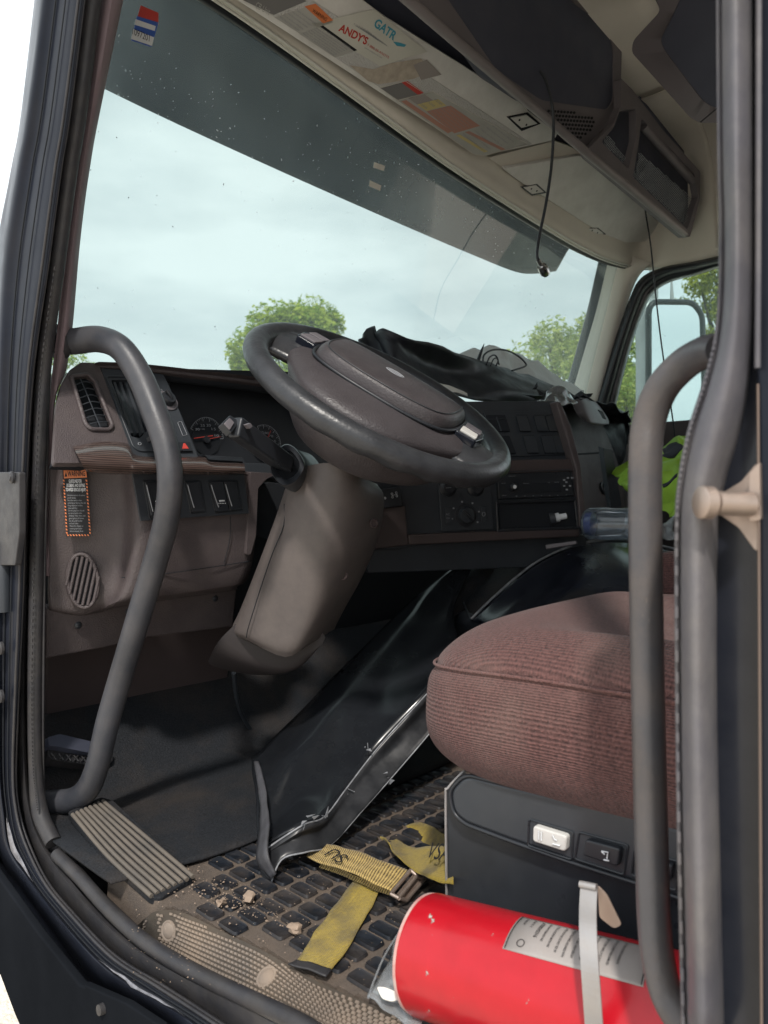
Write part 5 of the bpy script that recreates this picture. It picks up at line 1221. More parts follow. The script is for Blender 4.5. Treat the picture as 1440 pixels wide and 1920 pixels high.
# base box
BX = PLN((.215, 0, 0), (.215, 1, 0), (.215, 0, 1))
slab('base_box', [(835, 1475), (1180, 1560), (1420, 1640), (1420, 2060), (1100, 1850), (835, 1688)], BX, .40, M['black'], seat, bev=.004)
trim = [(842, 1484), (872, 1452), (960, 1474), (1080, 1500), (1190, 1528), (1290, 1556), (1400, 1588), (1400, 1730), (1290, 1690), (1190, 1655), (1080, 1620), (960, 1578), (872, 1545), (850, 1525)]
slab('switch_trim', trim, BX, .03, M['dark'], seat, off=.014, rnd=.012, bev=.006)
bm = bmesh.new(); tube('', roundpoly([on(x, y, BX, .012) for x, y in trim], .012), .0025, None, bm=bm, n=1, seg=8, closed=True); link('trim_edge', bm, M['black'], seat)
tube('box_edge', [on(838, 1700, BX, .001), on(836, 1500, BX, .001), on(840, 1478, BX, .0), on(868, 1448, BX, -.01), on(878, 1446, BX, -.02)], .0018, M['band'], seat, n=4, seg=8)
def seatsw(pts, rim, m_, sym, parent=seat):
    bm = bmesh.new(); tube('', roundpoly([on(x, y, BX, .0145) for x, y in rim], .003), .0012, None, bm=bm, n=1, seg=6, closed=True); rm = link('switch_bezel', bm, M['black'], parent)
    s = slab('seat_switch', pts, BX, .012, m_, parent, off=.022, rnd=.004, bev=.002)
    bm = bmesh.new()
    for a in sym: tube('', [on(x, y, BX, .0232) for x, y in a], .0008, None, bm=bm, n=1, seg=6)
    link('switch_symbol', bm, M['white'], s)
seatsw([(999, 1548), (1062, 1568), (1060, 1598), (998, 1578)], [(992, 1536), (1075, 1560), (1072, 1612), (990, 1585)], M['greysw'], [[(1010, 1558), (1010, 1574)], [(1015, 1560), (1015, 1576)], [(1036, 1566), (1040, 1574), (1044, 1576)], [(1036, 1582), (1050, 1586)]])
seatsw([(1097, 1574), (1163, 1592), (1158, 1626), (1092, 1604)], [(1086, 1560), (1178, 1585), (1170, 1640), (1078, 1610)], M['black'], [[(1128, 1596), (1140, 1598), (1138, 1610)], [(1132, 1612), (1142, 1614)], [(1128, 1597), (1134, 1602)]])
seatsw([(1200, 1604), (1262, 1622), (1256, 1655), (1196, 1634)], [(1190, 1592), (1275, 1616), (1268, 1670), (1184, 1640)], M['black'], [])

# ------------------------------------------------------------------ fire extinguisher
def redmat():
    m = mat('red_enamel', (.52, .006, .012), .3, coat=.12, bump=(8, .1, .004)); n = m.node_tree; b = n.nodes['Principled BSDF']; k = n.links.new
    t = n.nodes.new('ShaderNodeTexCoord').outputs['Object']
    q = n.nodes.new('ShaderNodeTexNoise'); q.inputs['Scale'].default_value = 34; q.inputs['Detail'].default_value = 6; q.inputs['Roughness'].default_value = .62; k(t, q.inputs['Vector'])
    r = n.nodes.new('ShaderNodeValToRGB'); e = r.color_ramp.elements; e[0].position = 0; e[0].color = (.30, .004, .010, 1); e[1].position = .655; e[1].color = (.40, .006, .014, 1)
    x = e.new(.668); x.color = (.20, .13, .12, 1); x = e.new(.685); x.color = (.50, .45, .42, 1); x = e.new(1.); x.color = (.55, .5, .46, 1)
    k(q.outputs['Fac'], r.inputs[0]); k(r.outputs[0], b.inputs['Base Color']); return m
fe = thing('fire_extinguisher', 'red chipped fire extinguisher lying clamped beside the seat base', 'fire extinguisher', (.1, .35, 0))
e0 = V((.084, .487, .058)); e1 = V((.129, .03, .112)); ax = (e1-e0).normalized(); ER = .0565
lathe('cylinder', e0, ax, [(0, .030), (.0, .046), (.002, .0515), (.006, .0545), (.012, ER), (.40, ER), (.44, .050), (.465, .036), (.475, .020), (.49, .016)], redmat(), fe, seg=72)
M['scuff'] = mat('scuffed_paint', (.48, .42, .38), .6, dust=((.45, .04, .04), .8, 50, .4))
lathe('base_rim', e0, ax, [(.004, .0544), (.005, .0556), (.008, .0560), (.0085, .0548)], M['scuff'], fe, seg=72)
xx = ax.cross(V((0, 0, 1))).normalized(); yy = xx.cross(ax).normalized()    # xx horizontal, yy up
if xx.x > 0: xx = -xx
def EC(d, a, r_): return e0+ax*d+(xx*math.cos(rad(a))+yy*math.sin(rad(a)))*r_
def epatch(name, d0, d1, a0, a1, r_, m, parent, na=14, nd=4, uv=False):
    bm = bmesh.new(); g_ = [[bm.verts.new(EC(d0+(d1-d0)*i/nd, a0+(a1-a0)*j/na, r_)) for i in range(nd+1)] for j in range(na+1)]
    for j in range(na):
        for i in range(nd): bm.faces.new((g_[j][i], g_[j][i+1], g_[j+1][i+1], g_[j+1][i]))
    return link(name, bm, m, parent, sol=.0003)
M['label'] = mat('silver_label', (.30, .28, .27), .45, .1, var=(30, .2), dust=((.2, .16, .14), .5, 30, .5))
lb = epatch('label_plate', .118, .245, 54, 98, ER+.0006, M['label'], fe)
bm = bmesh.new()
def eline(d0, d1, a, w_=.0005): tube('', [EC(d0, a, ER+.0010), EC(d1, a, ER+.0010)], w_, None, bm=bm, n=1, seg=4)
def etext(t, d, a0, a1, h):
    """letters run down round the cylinder from angle a0 to a1, height h along the axis"""
    cu = bpy.data.curves.new('t', 'FONT'); cu.body = t; cu.offset = .01
    to = bpy.data.objects.new('t', cu); COL.objects.link(to); dg = bpy.context.evaluated_depsgraph_get()
    me = bpy.data.meshes.new_from_object(to.evaluated_get(dg)); bpy.data.objects.remove(to)
    xs = [v.co.x for v in me.vertices]; x0, x1 = min(xs), max(xs)
    for v in me.vertices: v.co = EC(d+v.co.y/.7*h, a0+(a1-a0)*(v.co.x-x0)/(x1-x0), ER+.0012)
    bm.from_mesh(me)
for k, (t, hh) in enumerate((('CHARGED BY', .0022), ('ISSUE NO. A', .0022), ('A700243316', .0036), ('KEEP AWAY FROM HEAT AND', .0022), ('CHECK GAUGE EVERY MONTH AND', .0022), ('AFTER EACH USE. DO NOT TEST BY', .0022), ('PARTIAL DISCHARGE. RECHARGE WITH', .0022), ('DRY CHEMICAL ONLY. HOLD UPRIGHT', .0022), ('PULL PIN. STAND BACK EIGHT FEET', .0022), ('AIM AT BASE OF FIRE AND SWEEP', .0022), ('SIDE TO SIDE UNTIL IT IS OUT', .0022), ('REPLACE CYLINDER WHEN DAMAGED', .0022), ('CAUTION: DO NOT INCINERATE', .0022))):
    etext(t, .126+k*.0078, 94, 94-len(t)*(1.05 if hh < .003 else 2.2), hh)
for d in (.120, .2435): tube('', [EC(d, 55+k*4.2, ER+.001) for k in range(11)], .0004, None, bm=bm, n=1, seg=4)
for i in range(12):
    c1_, c2_ = [(.133+.0035*math.cos(q/12*6.283), 63+3.6*math.sin(q/12*6.283)) for q in (i, i+1)]
    tube('', [EC(c1_[0], c1_[1], ER+.001), EC(c2_[0], c2_[1], ER+.001)], .0004, None, bm=bm, n=1, seg=4)
link('label_print', bm, M['blackink'], lb)
# clamp band
bnd = thing('clamp_band', 'bent grey steel band strapped over the red fire extinguisher', 'clamp band', EC(.22, 90, ER))
BW = .0150
bpx = [(1104, 1662, .083), (1102, 1700, .070), (1102, 1740, .056), (1104, 1790, .044), (1108, 1850, .038), (1114, 1935, .040)]
cl_ = cat([P(x, y, X=a) for x, y, a in bpx], 5)
bm = bmesh.new(); g_ = [[bm.verts.new(p-ax*BW*.5), bm.verts.new(p+ax*BW*.5)] for p in cl_]
for a, b_ in zip(g_, g_[1:]): bm.faces.new((a[0], a[1], b_[1], b_[0]))
link('strap', bm, M['band'], bnd, sol=.0015, smooth=False)
qh = cl_[0]-ax*BW*.5
tube('rolled_end', [qh+V((-.001, 0, .001)), qh+ax*BW+V((-.001, 0, .001))], .0030, M['band'], bnd, n=1, seg=14)
slab3('latch_tongue', roundpoly([qh+ax*.012+V((.006, 0, .000)), qh+ax*.020+V((.008, 0, -.008)), qh+ax*.032+V((.010, 0, -.032)), qh+ax*.026+V((.008, 0, -.036)), qh+ax*.014+V((.006, 0, -.028))], .003), V((-1, 0, 0)), .0015, M['brass'], bnd, bev=.0005)
slab3('rivet_patch', [qh+ax*.003+V((-.004, 0, -.006)), qh+ax*.012+V((-.004, 0, -.006)), qh+ax*.012+V((-.007, 0, -.020)), qh+ax*.003+V((-.007, 0, -.020))], V((-1, 0, 0)), .001, M['band'], bnd, bev=.0005)
# clear blister wrap
pw = thing('clear_wrapper', 'torn clear plastic blister wrapper on the floor beside the extinguisher end', 'plastic wrapper', P(740, 1860, Z=.01))
bm = bmesh.new()
loft('', [[P(690, 1872, Z=.012), P(715, 1890, Z=.012), P(750, 1912, Z=.012), P(790, 1940, Z=.015)], [P(705, 1842, Z=.018), P(735, 1850, Z=.022), P(765, 1870, Z=.022), P(800, 1890, Z=.02)], [P(728, 1790, Z=.022), P(748, 1790, Z=.030), P(765, 1800, Z=.035), P(780, 1810, Z=.03)], [P(760, 1738, Z=.03), P(775, 1725, Z=.045), P(785, 1720, Z=.06), P(800, 1715, Z=.06)]], None, n=6, nc=6, bm=bm, fn=lambda p: rough(p, .006, 45))
link('film', bm, M['film'], pw, sol=.0008)
slab('paper_tab', [(706, 1850), (722, 1851), (748, 1862), (752, 1872), (735, 1878), (716, 1872)], PLN(P(700, 1860, Z=.03), P(750, 1870, Z=.03), P(720, 1840, Z=.035)), .0008, M['whitep'], pw, rnd=.003, bev=0)
tube('film_edge', [P(690, 1872, Z=.014), P(700, 1842, Z=.02), P(722, 1790, Z=.026), P(756, 1736, Z=.034)], .0012, M['film'], pw, n=5, seg=6)

# ------------------------------------------------------------------ yellow straps
def ribbon(name, eL, eR, m, parent, w_=.05, n=7, sol=.0018, amp=.0015):
    a, b_ = cat(eL, n), cat(eR, n); bm = bmesh.new(); uvl = bm.loops.layers.uv.verify(); g_ = []; K = 8; acc = 0; vs_ = []
    for i, (p, q) in enumerate(zip(a, b_)):
        if i: acc += ((p+q)/2-(a[i-1]+b_[i-1])/2).length
        vs_.append(acc); g_.append([bm.verts.new(rough(p.lerp(q, k/K), amp, 40)) for k in range(K+1)])
    for i in range(len(g_)-1):
        for k in range(K):
            f = bm.faces.new((g_[i][k], g_[i][k+1], g_[i+1][k+1], g_[i+1][k]))
            for lp, (u_, v2) in zip(f.loops, ((k, i), (k+1, i), (k+1, i+1), (k, i+1))): lp[uvl].uv = (u_/K*w_, vs_[v2])
    return link(name, bm, m, parent, sol=sol)
y1 = thing('yellow_strap', 'flat dirty yellow webbing strap end lying across the mat cells', 'strap', P(610, 1750, Z=.005), 'yellow tie-down strap pieces')
ribbon('webbing', [P(x, y, Z=z) for x, y, z in ((676, 1632, .012), (650, 1668, .008), (608, 1723, .007), (575, 1772, .008), (553, 1804, .009))], [P(x, y, Z=z) for x, y, z in ((720, 1645, .012), (702, 1690, .008), (678, 1733, .007), (645, 1785, .008), (617, 1822, .009))], M['web'], y1)
ribbon('burnt_end', [P(x, y, Z=.0105) for x, y in ((556, 1797), (550, 1802), (541, 1806))], [P(x, y, Z=.0105) for x, y in ((622, 1816), (618, 1822), (610, 1830))], M['rubber'], y1, n=3)
y2 = thing('ribbed_strap', 'ribbed tan yellow webbing folded through a rusty buckle under the black panel', 'strap', P(700, 1630, Z=.02), 'yellow tie-down strap pieces')
ribbon('webbing', [P(x, y, Z=z) for x, y, z in ((590, 1578, .02), (626, 1584, .028), (664, 1594, .036), (715, 1612, .036), (765, 1631, .030))], [P(x, y, Z=z) for x, y, z in ((575, 1605, .02), (605, 1618, .024), (643, 1629, .030), (690, 1650, .030), (733, 1671, .024))], M['webrib'], y2, w_=.05)
ribbon('webbing_fold', [P(x, y, Z=z) for x, y, z in ((605, 1618, .016), (650, 1634, .018), (700, 1655, .018), (736, 1674, .018))], [P(x, y, Z=z) for x, y, z in ((600, 1625, .010), (645, 1642, .010), (695, 1664, .010), (734, 1680, .012))], M['webrib'], y2, w_=.02)
bm = bmesh.new()
for a, b_ in (((733, 1676, .022), (770, 1632, .030)), ((748, 1684, .020), (782, 1642, .026)), ((733, 1676, .022), (748, 1684, .020)), ((770, 1632, .030), (782, 1642, .026)), ((762, 1688, .012), (796, 1648, .016)), ((748, 1684, .020), (762, 1688, .012)), ((782, 1642, .026), (796, 1648, .016))):
    tube('', [P(a[0], a[1], Z=a[2]), P(b_[0], b_[1], Z=b_[2])], .0026, None, bm=bm, n=1, seg=10)
slab('', [(745, 1676), (775, 1640), (792, 1650), (762, 1688)], PLN(P(745, 1676, Z=.02), P(775, 1640, Z=.026), P(792, 1650, Z=.016)), .002, None, bm=bm)
link('buckle', bm, M['brass'], y2)
text('strap_print', 'SU', (655, 1606), (627, 1590), PLN(P(626, 1584, Z=.030), P(664, 1594, Z=.038), P(643, 1629, Z=.032)), .018, M['blackink'], y2, off=.004)
y3 = thing('yellow_strap', 'twisted yellow strap loop with black letters beside the seat base', 'strap', P(790, 1610, Z=.02), 'yellow tie-down strap pieces')
ribbon('webbing', [P(x, y, X=a) for x, y, a in ((690, 1560, .36), (722, 1572, .33), (738, 1600, .29), (775, 1632, .25), (815, 1652, .222), (850, 1660, .20))], [P(x, y, X=a) for x, y, a in ((690, 1610, .32), (715, 1590, .34), (733, 1570, .36), (770, 1590, .32), (812, 1588, .30), (850, 1590, .28))], M['web'], y3, amp=.0015)
ribbon('webbing_back', [P(x, y, X=a) for x, y, a in ((733, 1578, .37), (765, 1548, .40), (800, 1545, .40), (842, 1570, .36))], [P(x, y, X=a) for x, y, a in ((745, 1600, .36), (775, 1590, .37), (810, 1592, .36), (850, 1605, .33))], M['web'], y3, amp=.002)
text('strap_print', 'VSA', (797, 1608), (838, 1615), PLN(P(797, 1608, X=.265), P(835, 1615, X=.24), P(815, 1640, X=.232)), .022, M['blackink'], y3, off=.006, flip=False)

# ------------------------------------------------------------------ overhead: console, visors, cables
oc = thing('overhead_console', 'grey overhead storage console with speaker grille and netted pockets', 'overhead console', (1.2, .9, 1.5))
OP = PLN((.5, .90, 1.42), (1.5, .90, 1.42), (.5, .86, 1.75))
pk = [(800, -60), (1030, -60), (1140, 58), (1150, 90), (1150, 188), (1138, 206), (1015, 188), (930, 130)]
face = slab('pocket_face', [(640, -110), (1000, -110), (1075, 5), (1155, 62), (1166, 92), (1163, 200), (1148, 238), (1115, 266), (1100, 286), (1090, 278)], OP, .012, M['console'], oc, rnd=.012, bev=.003, holes=[pk], hr=.02)
pin = [on(x, y, OP, -.002) for x, y in pk]; cen = sum(pin, V((0, 0, 0)))/len(pin)
def inset(ps, s, d): return [cen+(p-cen)*s-OP[1]*d for p in ps]
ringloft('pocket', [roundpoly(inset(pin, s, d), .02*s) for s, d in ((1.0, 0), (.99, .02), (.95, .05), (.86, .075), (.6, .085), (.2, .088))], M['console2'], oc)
# speaker grille: punched plate
bm = bmesh.new(); gp = [(1026, 206), (1048, 204), (1108, 218), (1120, 226), (1112, 242), (1086, 262), (1078, 258)]
for j in range(9):
    for i in range(20):
        x, y = 1020+i*6.0+(j % 2)*3, 200+j*7.6+i*.4
        if inpoly(x, y, gp): slab('', [(x+2.3*math.cos(a), y+2.6*math.sin(a)) for a in [k*math.pi/4 for k in range(8)]], OP, .001, None, bm=bm, off=.0035)
link('speaker_holes', bm, M['gap'], oc)
slab('speaker_plate', gp, OP, .002, M['console'], oc, off=.002, rnd=.004, bev=.0008)
tube('lip_bar', [P(600, -145, Y=.90), P(770, 4, Y=.90), P(900, 116, Y=.90), P(1041, 236, Y=.90), P(1100, 286, Y=.875), P(1180, 352, Y=.862), P(1284, 438, Y=.845)], .0105, M['lip'], oc, n=6, seg=16)
# netted pockets
h1 = [(1163, 206), (1192, 204), (1192, 262), (1178, 317), (1128, 266), (1150, 240)]
h2 = [(1203, 222), (1302, 326), (1309, 368), (1289, 430), (1187, 332), (1196, 280)]
NP = PLN((1.2, .880, 1.38), (1.9, .848, 1.38), (1.2, .855, 1.7))
slab('net_frame', [(1164, 146), (1186, 168), (1240, 240), (1313, 322), (1313, 372), (1294, 444), (1284, 444), (1104, 292), (1100, 282), (1120, 262), (1150, 232), (1164, 200)], NP, .02, M['console'], oc, rnd=.006, bev=.003, holes=[h1, h2], hr=.008)
slab('net_pocket_back', [(1110, 200), (1200, 180), (1320, 330), (1290, 440), (1120, 280)], NP, .01, M['console2'], oc, off=-.07, bev=0)
tube('net_roller', [on(1206, 236, NP, -.012), on(1298, 340, NP, -.012)], .012, M['console'], oc, n=1, seg=16)
bm = bmesh.new()
def netlines(poly_, fx):
    for k in range(-40, 60):
        for dirn in (1, -1):
            pts = []
            for s in range(0, 60):
                x = poly_[0][0]-130+k*4+s*4; y = (200+s*4.6) if dirn == 1 else (480-s*4.6)
                if inpoly(x, y, fx): pts.append(on(x, y, NP, -.022-.012*math.sin(s*.5)*math.cos(k*.4)))
                else:
                    if len(pts) > 1: tube('', pts, .0007, None, bm=bm, n=1, seg=3, caps=False)
                    pts = []
netlines(h2, [(1187, 332), (1197, 284), (1240, 320), (1300, 372), (1306, 385), (1289, 428)])
netlines(h1, [(1128, 266), (1140, 250), (1176, 300), (1176, 314)])
link('pocket_net', bm, M['net'], oc)
# second cabinet nearer the camera
OC2 = PLN(P(1190, 90, D=1.80), P(1440, 60, D=1.60), P(1310, 228, D=1.78))
cp = [(1300, -60), (1262, 28), (1238, 74), (1244, 92), (1318, 190), (1345, 206), (1500, 120), (1500, -60)]
cab2 = thing('side_cabinet', 'grey angular overhead cabinet above the passenger door at top right', 'cabinet', P(1300, 200, Y=.62))
slab('cabinet_face', [(1205, -60), (1226, -5), (1239, 20), (1187, 76), (1184, 98), (1294, 220), (1312, 231), (1500, 228), (1500, -60)], OC2, .03, M['console'], cab2, rnd=.012, bev=.006, holes=[cp], hr=.02)
pin = [on(x, y, OC2, -.002) for x, y in cp]; cen = sum(pin, V((0, 0, 0)))/len(pin)
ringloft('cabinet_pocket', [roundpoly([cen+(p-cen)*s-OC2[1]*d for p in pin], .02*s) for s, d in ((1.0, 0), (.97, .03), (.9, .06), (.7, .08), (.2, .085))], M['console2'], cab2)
tube('cabinet_seam', [on(1313, 229, OC2, .001), on(1352, 197, OC2, .001)], .0012, M['gap'], cab2, n=1, seg=6)

# sun visors folded up under the console
VP_ = PLN((.3, 1.10, 1.40), (1.3, 1.10, 1.40), (.6, .99, 1.50))
sv = thing('sun_visor', 'driver sun visor folded up and covered with warning and advert stickers', 'sun visor', on(760, 150, VP_), 'folded sun visors')
slab('visor_body', [(330, -85), (445, 0), (890, 288), (905, 293), (945, 284), (1038, 263), (1047, 250), (1028, 236), (990, 208), (985, 196), (720, 30), (600, -60)], VP_, .010, M['visor'], sv, off=.012, rnd=.008, bev=.004)
slab('visor_pad', [(400, -50), (470, 2), (902, 291), (998, 270), (585, 0), (520, -45)], VP_, .002, M['visorp'], sv, off=.0145, rnd=.003, bev=.001)
def decal(pts, m, lift=.0152, nm='sticker', par=sv): return slab(nm, pts, VP_, .0003, m, par, off=lift, bev=0)
s1_ = decal([(583, 45), (702, 17), (802, 97), (712, 124)], mat('advert_paper', (.50, .50, .45), .5, var=(15, .12)))
o_s = .0158
text('sticker_word', "ANDY'S", (634, 57), (686, 84), VP_, .013, M['redink'], sv, off=o_s, bold=.03)
text('sticker_word', 'GATR', (700, 48), (738, 76), VP_, .015, M['teal'], sv, off=o_s, bold=.03)
slab('sticker_swoosh', [(737, 78), (750, 80), (762, 84), (758, 88), (744, 86)], VP_, .0002, M['teal'], sv, off=o_s, bev=0)
text('sticker_phone', '1-888-55-ANDYS', (689, 86), (728, 110), VP_, .0045, M['redink'], sv, off=o_s)
bm = bmesh.new()
for k in range(6): text('', 'Truck parts and service', (662+k*5, 46+k*2.4), (705+k*4, 74+k*2.6), VP_, .0028, None, bm=bm, off=o_s)
link('sticker_lines', bm, M['greyink'], sv)
text('sticker_address', 'www.andystruck.com', (683, 90), (716, 110), VP_, .003, M['greyink'], sv, off=o_s)
M['sheet'] = mat('dusty_label', (.36, .36, .34), .55, var=(20, .15))
decal([(515, 33), (583, 10), (625, 42), (562, 62)], M['sheet']); decal([(571, 12), (592, 7), (625, 38), (606, 44)], M['orange'], .0156)
text('sticker_word', 'WARNING', (585, 22), (611, 40), VP_, .006, M['blackink'], sv, off=.0162)
decal([(562, 64), (606, 48), (670, 94), (628, 108)], M['sheet']); decal([(600, 50), (606, 48), (670, 94), (664, 96)], M['blackink'], .0156)
decal([(455, 0), (530, -30), (575, 2), (513, 28)], mat('grey_label', (.16, .16, .16), .6))
text('sticker_word', 'CB-Unit', (478, 14), (504, 28), VP_, .010, M['sheet'], sv, off=.0158)
decal([(713, 165), (760, 152), (795, 175), (746, 188)], mat('grey_label2', (.17, .17, .17), .6)); decal([(752, 154), (764, 152), (795, 174), (784, 178)], M['redink'], .0156)
s3_ = [(745, 189), (812, 172), (990, 270), (910, 292), (888, 289)]
decal(s3_, M['sheet'], .0153)
decal([(765, 184), (795, 176), (812, 188), (782, 196)], M['label'], .0156)
decal([(782, 196), (822, 186), (837, 198), (800, 208)], M['yellowink'], .0157)
decal([(800, 209), (845, 198), (900, 236), (852, 250)], mat('faded_red', (.42, .22, .17), .6), .0158)
decal([(752, 190), (762, 188), (848, 246), (840, 250)], bpy.data.materials['faded_red'], .0159)
decal([(872, 248), (880, 246), (948, 280), (940, 282)], bpy.data.materials['faded_red'], .0160)
decal([(855, 254), (862, 252), (915, 284), (908, 286)], M['yellowink'], .0161)
bm = bmesh.new()
tw = ['PRESS THE BUTTON TO RELEASE', 'Do not use this unit while driving', 'Read the manual before operation', 'Keep hands clear of all moving parts', 'Caution: disconnect before service', 'Made for use with twelve volts only']
for k in range(5): text('', tw[k], (524+k*8, 33-k*3.2), (560+k*8, 59-k*3.2), VP_, .0032, None, bm=bm, off=.0160)
for k in range(7): text('', tw[k % 6], (568+k*5, 64-k*2), (626+k*5, 105-k*2.2), VP_, .0028, None, bm=bm, off=.0160)
for k in range(6): text('', tw[(k+2) % 6], (868+k*11, 252-k*3), (908+k*11, 284-k*3.4), VP_, .0032, None, bm=bm, off=.0166)
for k in range(6): text('', tw[(k+3) % 6], (806+k*7, 210-k*2), (850+k*7, 246-k*2), VP_, .0026, None, bm=bm, off=.0166)
for k in range(3): text('', 'POUSSER', (786+k*14, 195-k*3.6), (800+k*14, 205-k*3.6), VP_, .004, None, bm=bm, off=.0166)
link('sticker_print', bm, M['greyink'], sv)
bm = bmesh.new()
tube('', [on(x, y, VP_, .0156) for x, y in s3_], .0007, None, bm=bm, n=1, seg=5, closed=True)
tube('', [on(x, y, VP_, .0156) for x, y in ((713, 165), (760, 152), (795, 175), (746, 188))], .0007, None, bm=bm, n=1, seg=5, closed=True)
link('sticker_borders', bm, M['whitep'], sv)
decal([(655, 122), (700, 130), (735, 118), (790, 110), (808, 135), (775, 148), (710, 158), (690, 152)], mat('peeled_residue', (.34, .30, .25), .7, var=(60, .4)))
decal([(775, 122), (800, 112), (828, 140), (790, 150)], M['label'], .0156)
slab('clip_recess', [(950, 219), (990, 211), (1014, 232), (978, 246)], VP_, .003, M['gap'], sv, off=.0135, rnd=.002, bev=0)
clp = slab('visor_clip', [(958, 222), (988, 216), (1008, 232), (978, 240)], VP_, .008, M['visor'], sv, off=.017, rnd=.002)
bm = bmesh.new()
for q in ((974, 225), (987, 234)): lathe('', on(*q, VP_, .017), VP_[1], [(0, .0028), (.0008, .0024)], None, bm=bm, seg=12)
link('clip_screws', bm, M['gap'], clp)
slab('visor_gap', [(985, 196), (1000, 190), (1046, 228), (1048, 250), (1020, 232)], VP_, .003, M['gap'], sv, off=.004, bev=0)
sv2 = thing('sun_visor', 'plain grey passenger sun visor folded up under the console', 'sun visor', on(1100, 380, VP_), 'folded sun visors')
slab('visor_body', [(943, 316), (1085, 292), (1112, 298), (1150, 332), (1254, 436), (1256, 448), (1240, 452), (1172, 455), (1130, 440), (965, 334)], VP_, .012, M['visor'], sv2, off=.010, rnd=.01, bev=.004)
for q in ([(982, 352), (1006, 348), (1020, 360), (998, 364)], [(1098, 430), (1120, 429), (1132, 438), (1112, 440)]):
    qc = (sum(p[0] for p in q)/4, sum(p[1] for p in q)/4)
    slab('clip_recess', [(qc[0]+(p[0]-qc[0])*1.3, qc[1]+(p[1]-qc[1])*1.4) for p in q], VP_, .002, M['dark'], sv2, off=.0105, rnd=.002, bev=0)
    cl_ = slab('visor_clip', q, VP_, .004, M['visor'], sv2, off=.014, rnd=.002)
    bm = bmesh.new()
    cx_ = sum(p[0] for p in q)/4; cy_ = sum(p[1] for p in q)/4
    for k in (-5, 5): lathe('', on(cx_+k, cy_+k*.4, VP_, .014), VP_[1], [(0, .0026), (.0008, .0022)], None, bm=bm, seg=12)
    link('clip_screws', bm, M['gap'], cl_)
slab('header_shelf', [(915, 296), (1040, 264), (1100, 286), (1110, 292), (950, 318)], VP_, .01, M['cream'], oc, off=-.004, rnd=.006)
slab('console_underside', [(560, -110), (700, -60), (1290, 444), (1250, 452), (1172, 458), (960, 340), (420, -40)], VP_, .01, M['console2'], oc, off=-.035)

ca1 = thing('coaxial_cable', 'grey coaxial cable with metal connector hanging from the overhead pocket', 'cable', P(1010, 130, Y=.86))
tube('cord', [P(x, y, Y=d) for x, y, d in ((1006, 126, .90), (1022, 148, .88), (1034, 190, .86), (1038, 235, .86), (1034, 310, .86), (1024, 380, .86), (1012, 440, .86), (1007, 475, .86), (1009, 490, .86))], .0033, M['dark'], ca1, n=8, seg=10)
pa_, pb_ = P(1009, 488, Y=.86), P(1024, 514, Y=.86); Lp = (pb_-pa_).length
lathe('connector', pa_, pb_-pa_, [(0, .0045), (Lp*.35, .0052), (Lp*.38, .010), (Lp*.55, .0112), (Lp*.9, .0112), (Lp*.95, .0095), (Lp*1.05, .008), (Lp*1.1, .003)], M['chrome'], ca1, seg=20)
ca2 = tube('hanging_wire', [P(x, y, Y=d) for x, y, d in ((1203, 340, .93), (1210, 395, .90), (1220, 460, .88), (1228, 540, .87), (1237, 620, .86), (1248, 700, .86), (1262, 790, .86), (1266, 830, .86))], .0022, M['black'], None, n=8, seg=8)
tag(ca2, 'thin black wire hanging down from the netted pocket past the passenger window', 'wire')

# ------------------------------------------------------------------ passenger side clutter
def vestmat():
    return mat('hi_vis_lime', (.28, .48, .05), .6, bump=(300, .2, .0008), var=(20, .15))
vs = thing('safety_vest', 'crumpled lime hi-vis vest with dark patches heaped behind the grab handle', 'vest', (1.5, .7, .5))
bm = bmesh.new()
loft('', [[P(1150, 880, X=1.45), P(1180, 865, X=1.5), P(1210, 850, X=1.5), P(1240, 838, X=1.5), P(1285, 808, X=1.5), P(1330, 830, X=1.5)],
   [P(1160, 905, X=1.38), P(1190, 890, X=1.36), P(1215, 880, X=1.34), P(1245, 870, X=1.34), P(1290, 850, X=1.34), P(1340, 860, X=1.34)],
   [P(1172, 920, X=1.35), P(1195, 920, X=1.30), P(1220, 915, X=1.27), P(1250, 905, X=1.27), P(1295, 900, X=1.27), P(1345, 900, X=1.27)],
   [P(1200, 955, X=1.32), P(1215, 950, X=1.26), P(1232, 950, X=1.22), P(1255, 950, X=1.22), P(1300, 955, X=1.22), P(1350, 955, X=1.22)],
   [P(1225, 985, X=1.32), P(1232, 980, X=1.25), P(1240, 975, X=1.20), P(1258, 972, X=1.20), P(1300, 975, X=1.2), P(1350, 980, X=1.2)]], None, n=9, nc=9, bm=bm, fn=lambda p: rough(rough(p, .024, 12), .026, 24))
link('fabric', bm, vestmat(), vs, sol=.002)
bm = bmesh.new()
loft('', [[P(1236, 845, X=1.25), P(1252, 838, X=1.24), P(1275, 828, X=1.24)], [P(1240, 856, X=1.22), P(1256, 855, X=1.21), P(1278, 842, X=1.21)], [P(1236, 858, X=1.22), P(1248, 862, X=1.21), P(1262, 860, X=1.21)]], None, n=5, nc=5, bm=bm, fn=lambda p: rough(p, .012, 26))
loft('', [[P(1244, 908, X=1.2), P(1254, 902, X=1.19), P(1272, 890, X=1.18)], [P(1246, 916, X=1.19), P(1256, 908, X=1.18), P(1272, 898, X=1.18)]], None, n=5, nc=5, bm=bm, fn=lambda p: rough(p, .008, 26))
link('dark_patch', bm, mat('navy_patch', (.02, .022, .03), .7), vs, sol=.002)
bo = thing('clear_bottle', 'clear plastic bottle with blue base lying on the engine cover', 'bottle', P(1130, 1008, Y=.72))
q0, q1 = P(1098, 982, Y=.745), P(1215, 983, Y=.62); axb = (q1-q0)
L_ = axb.length
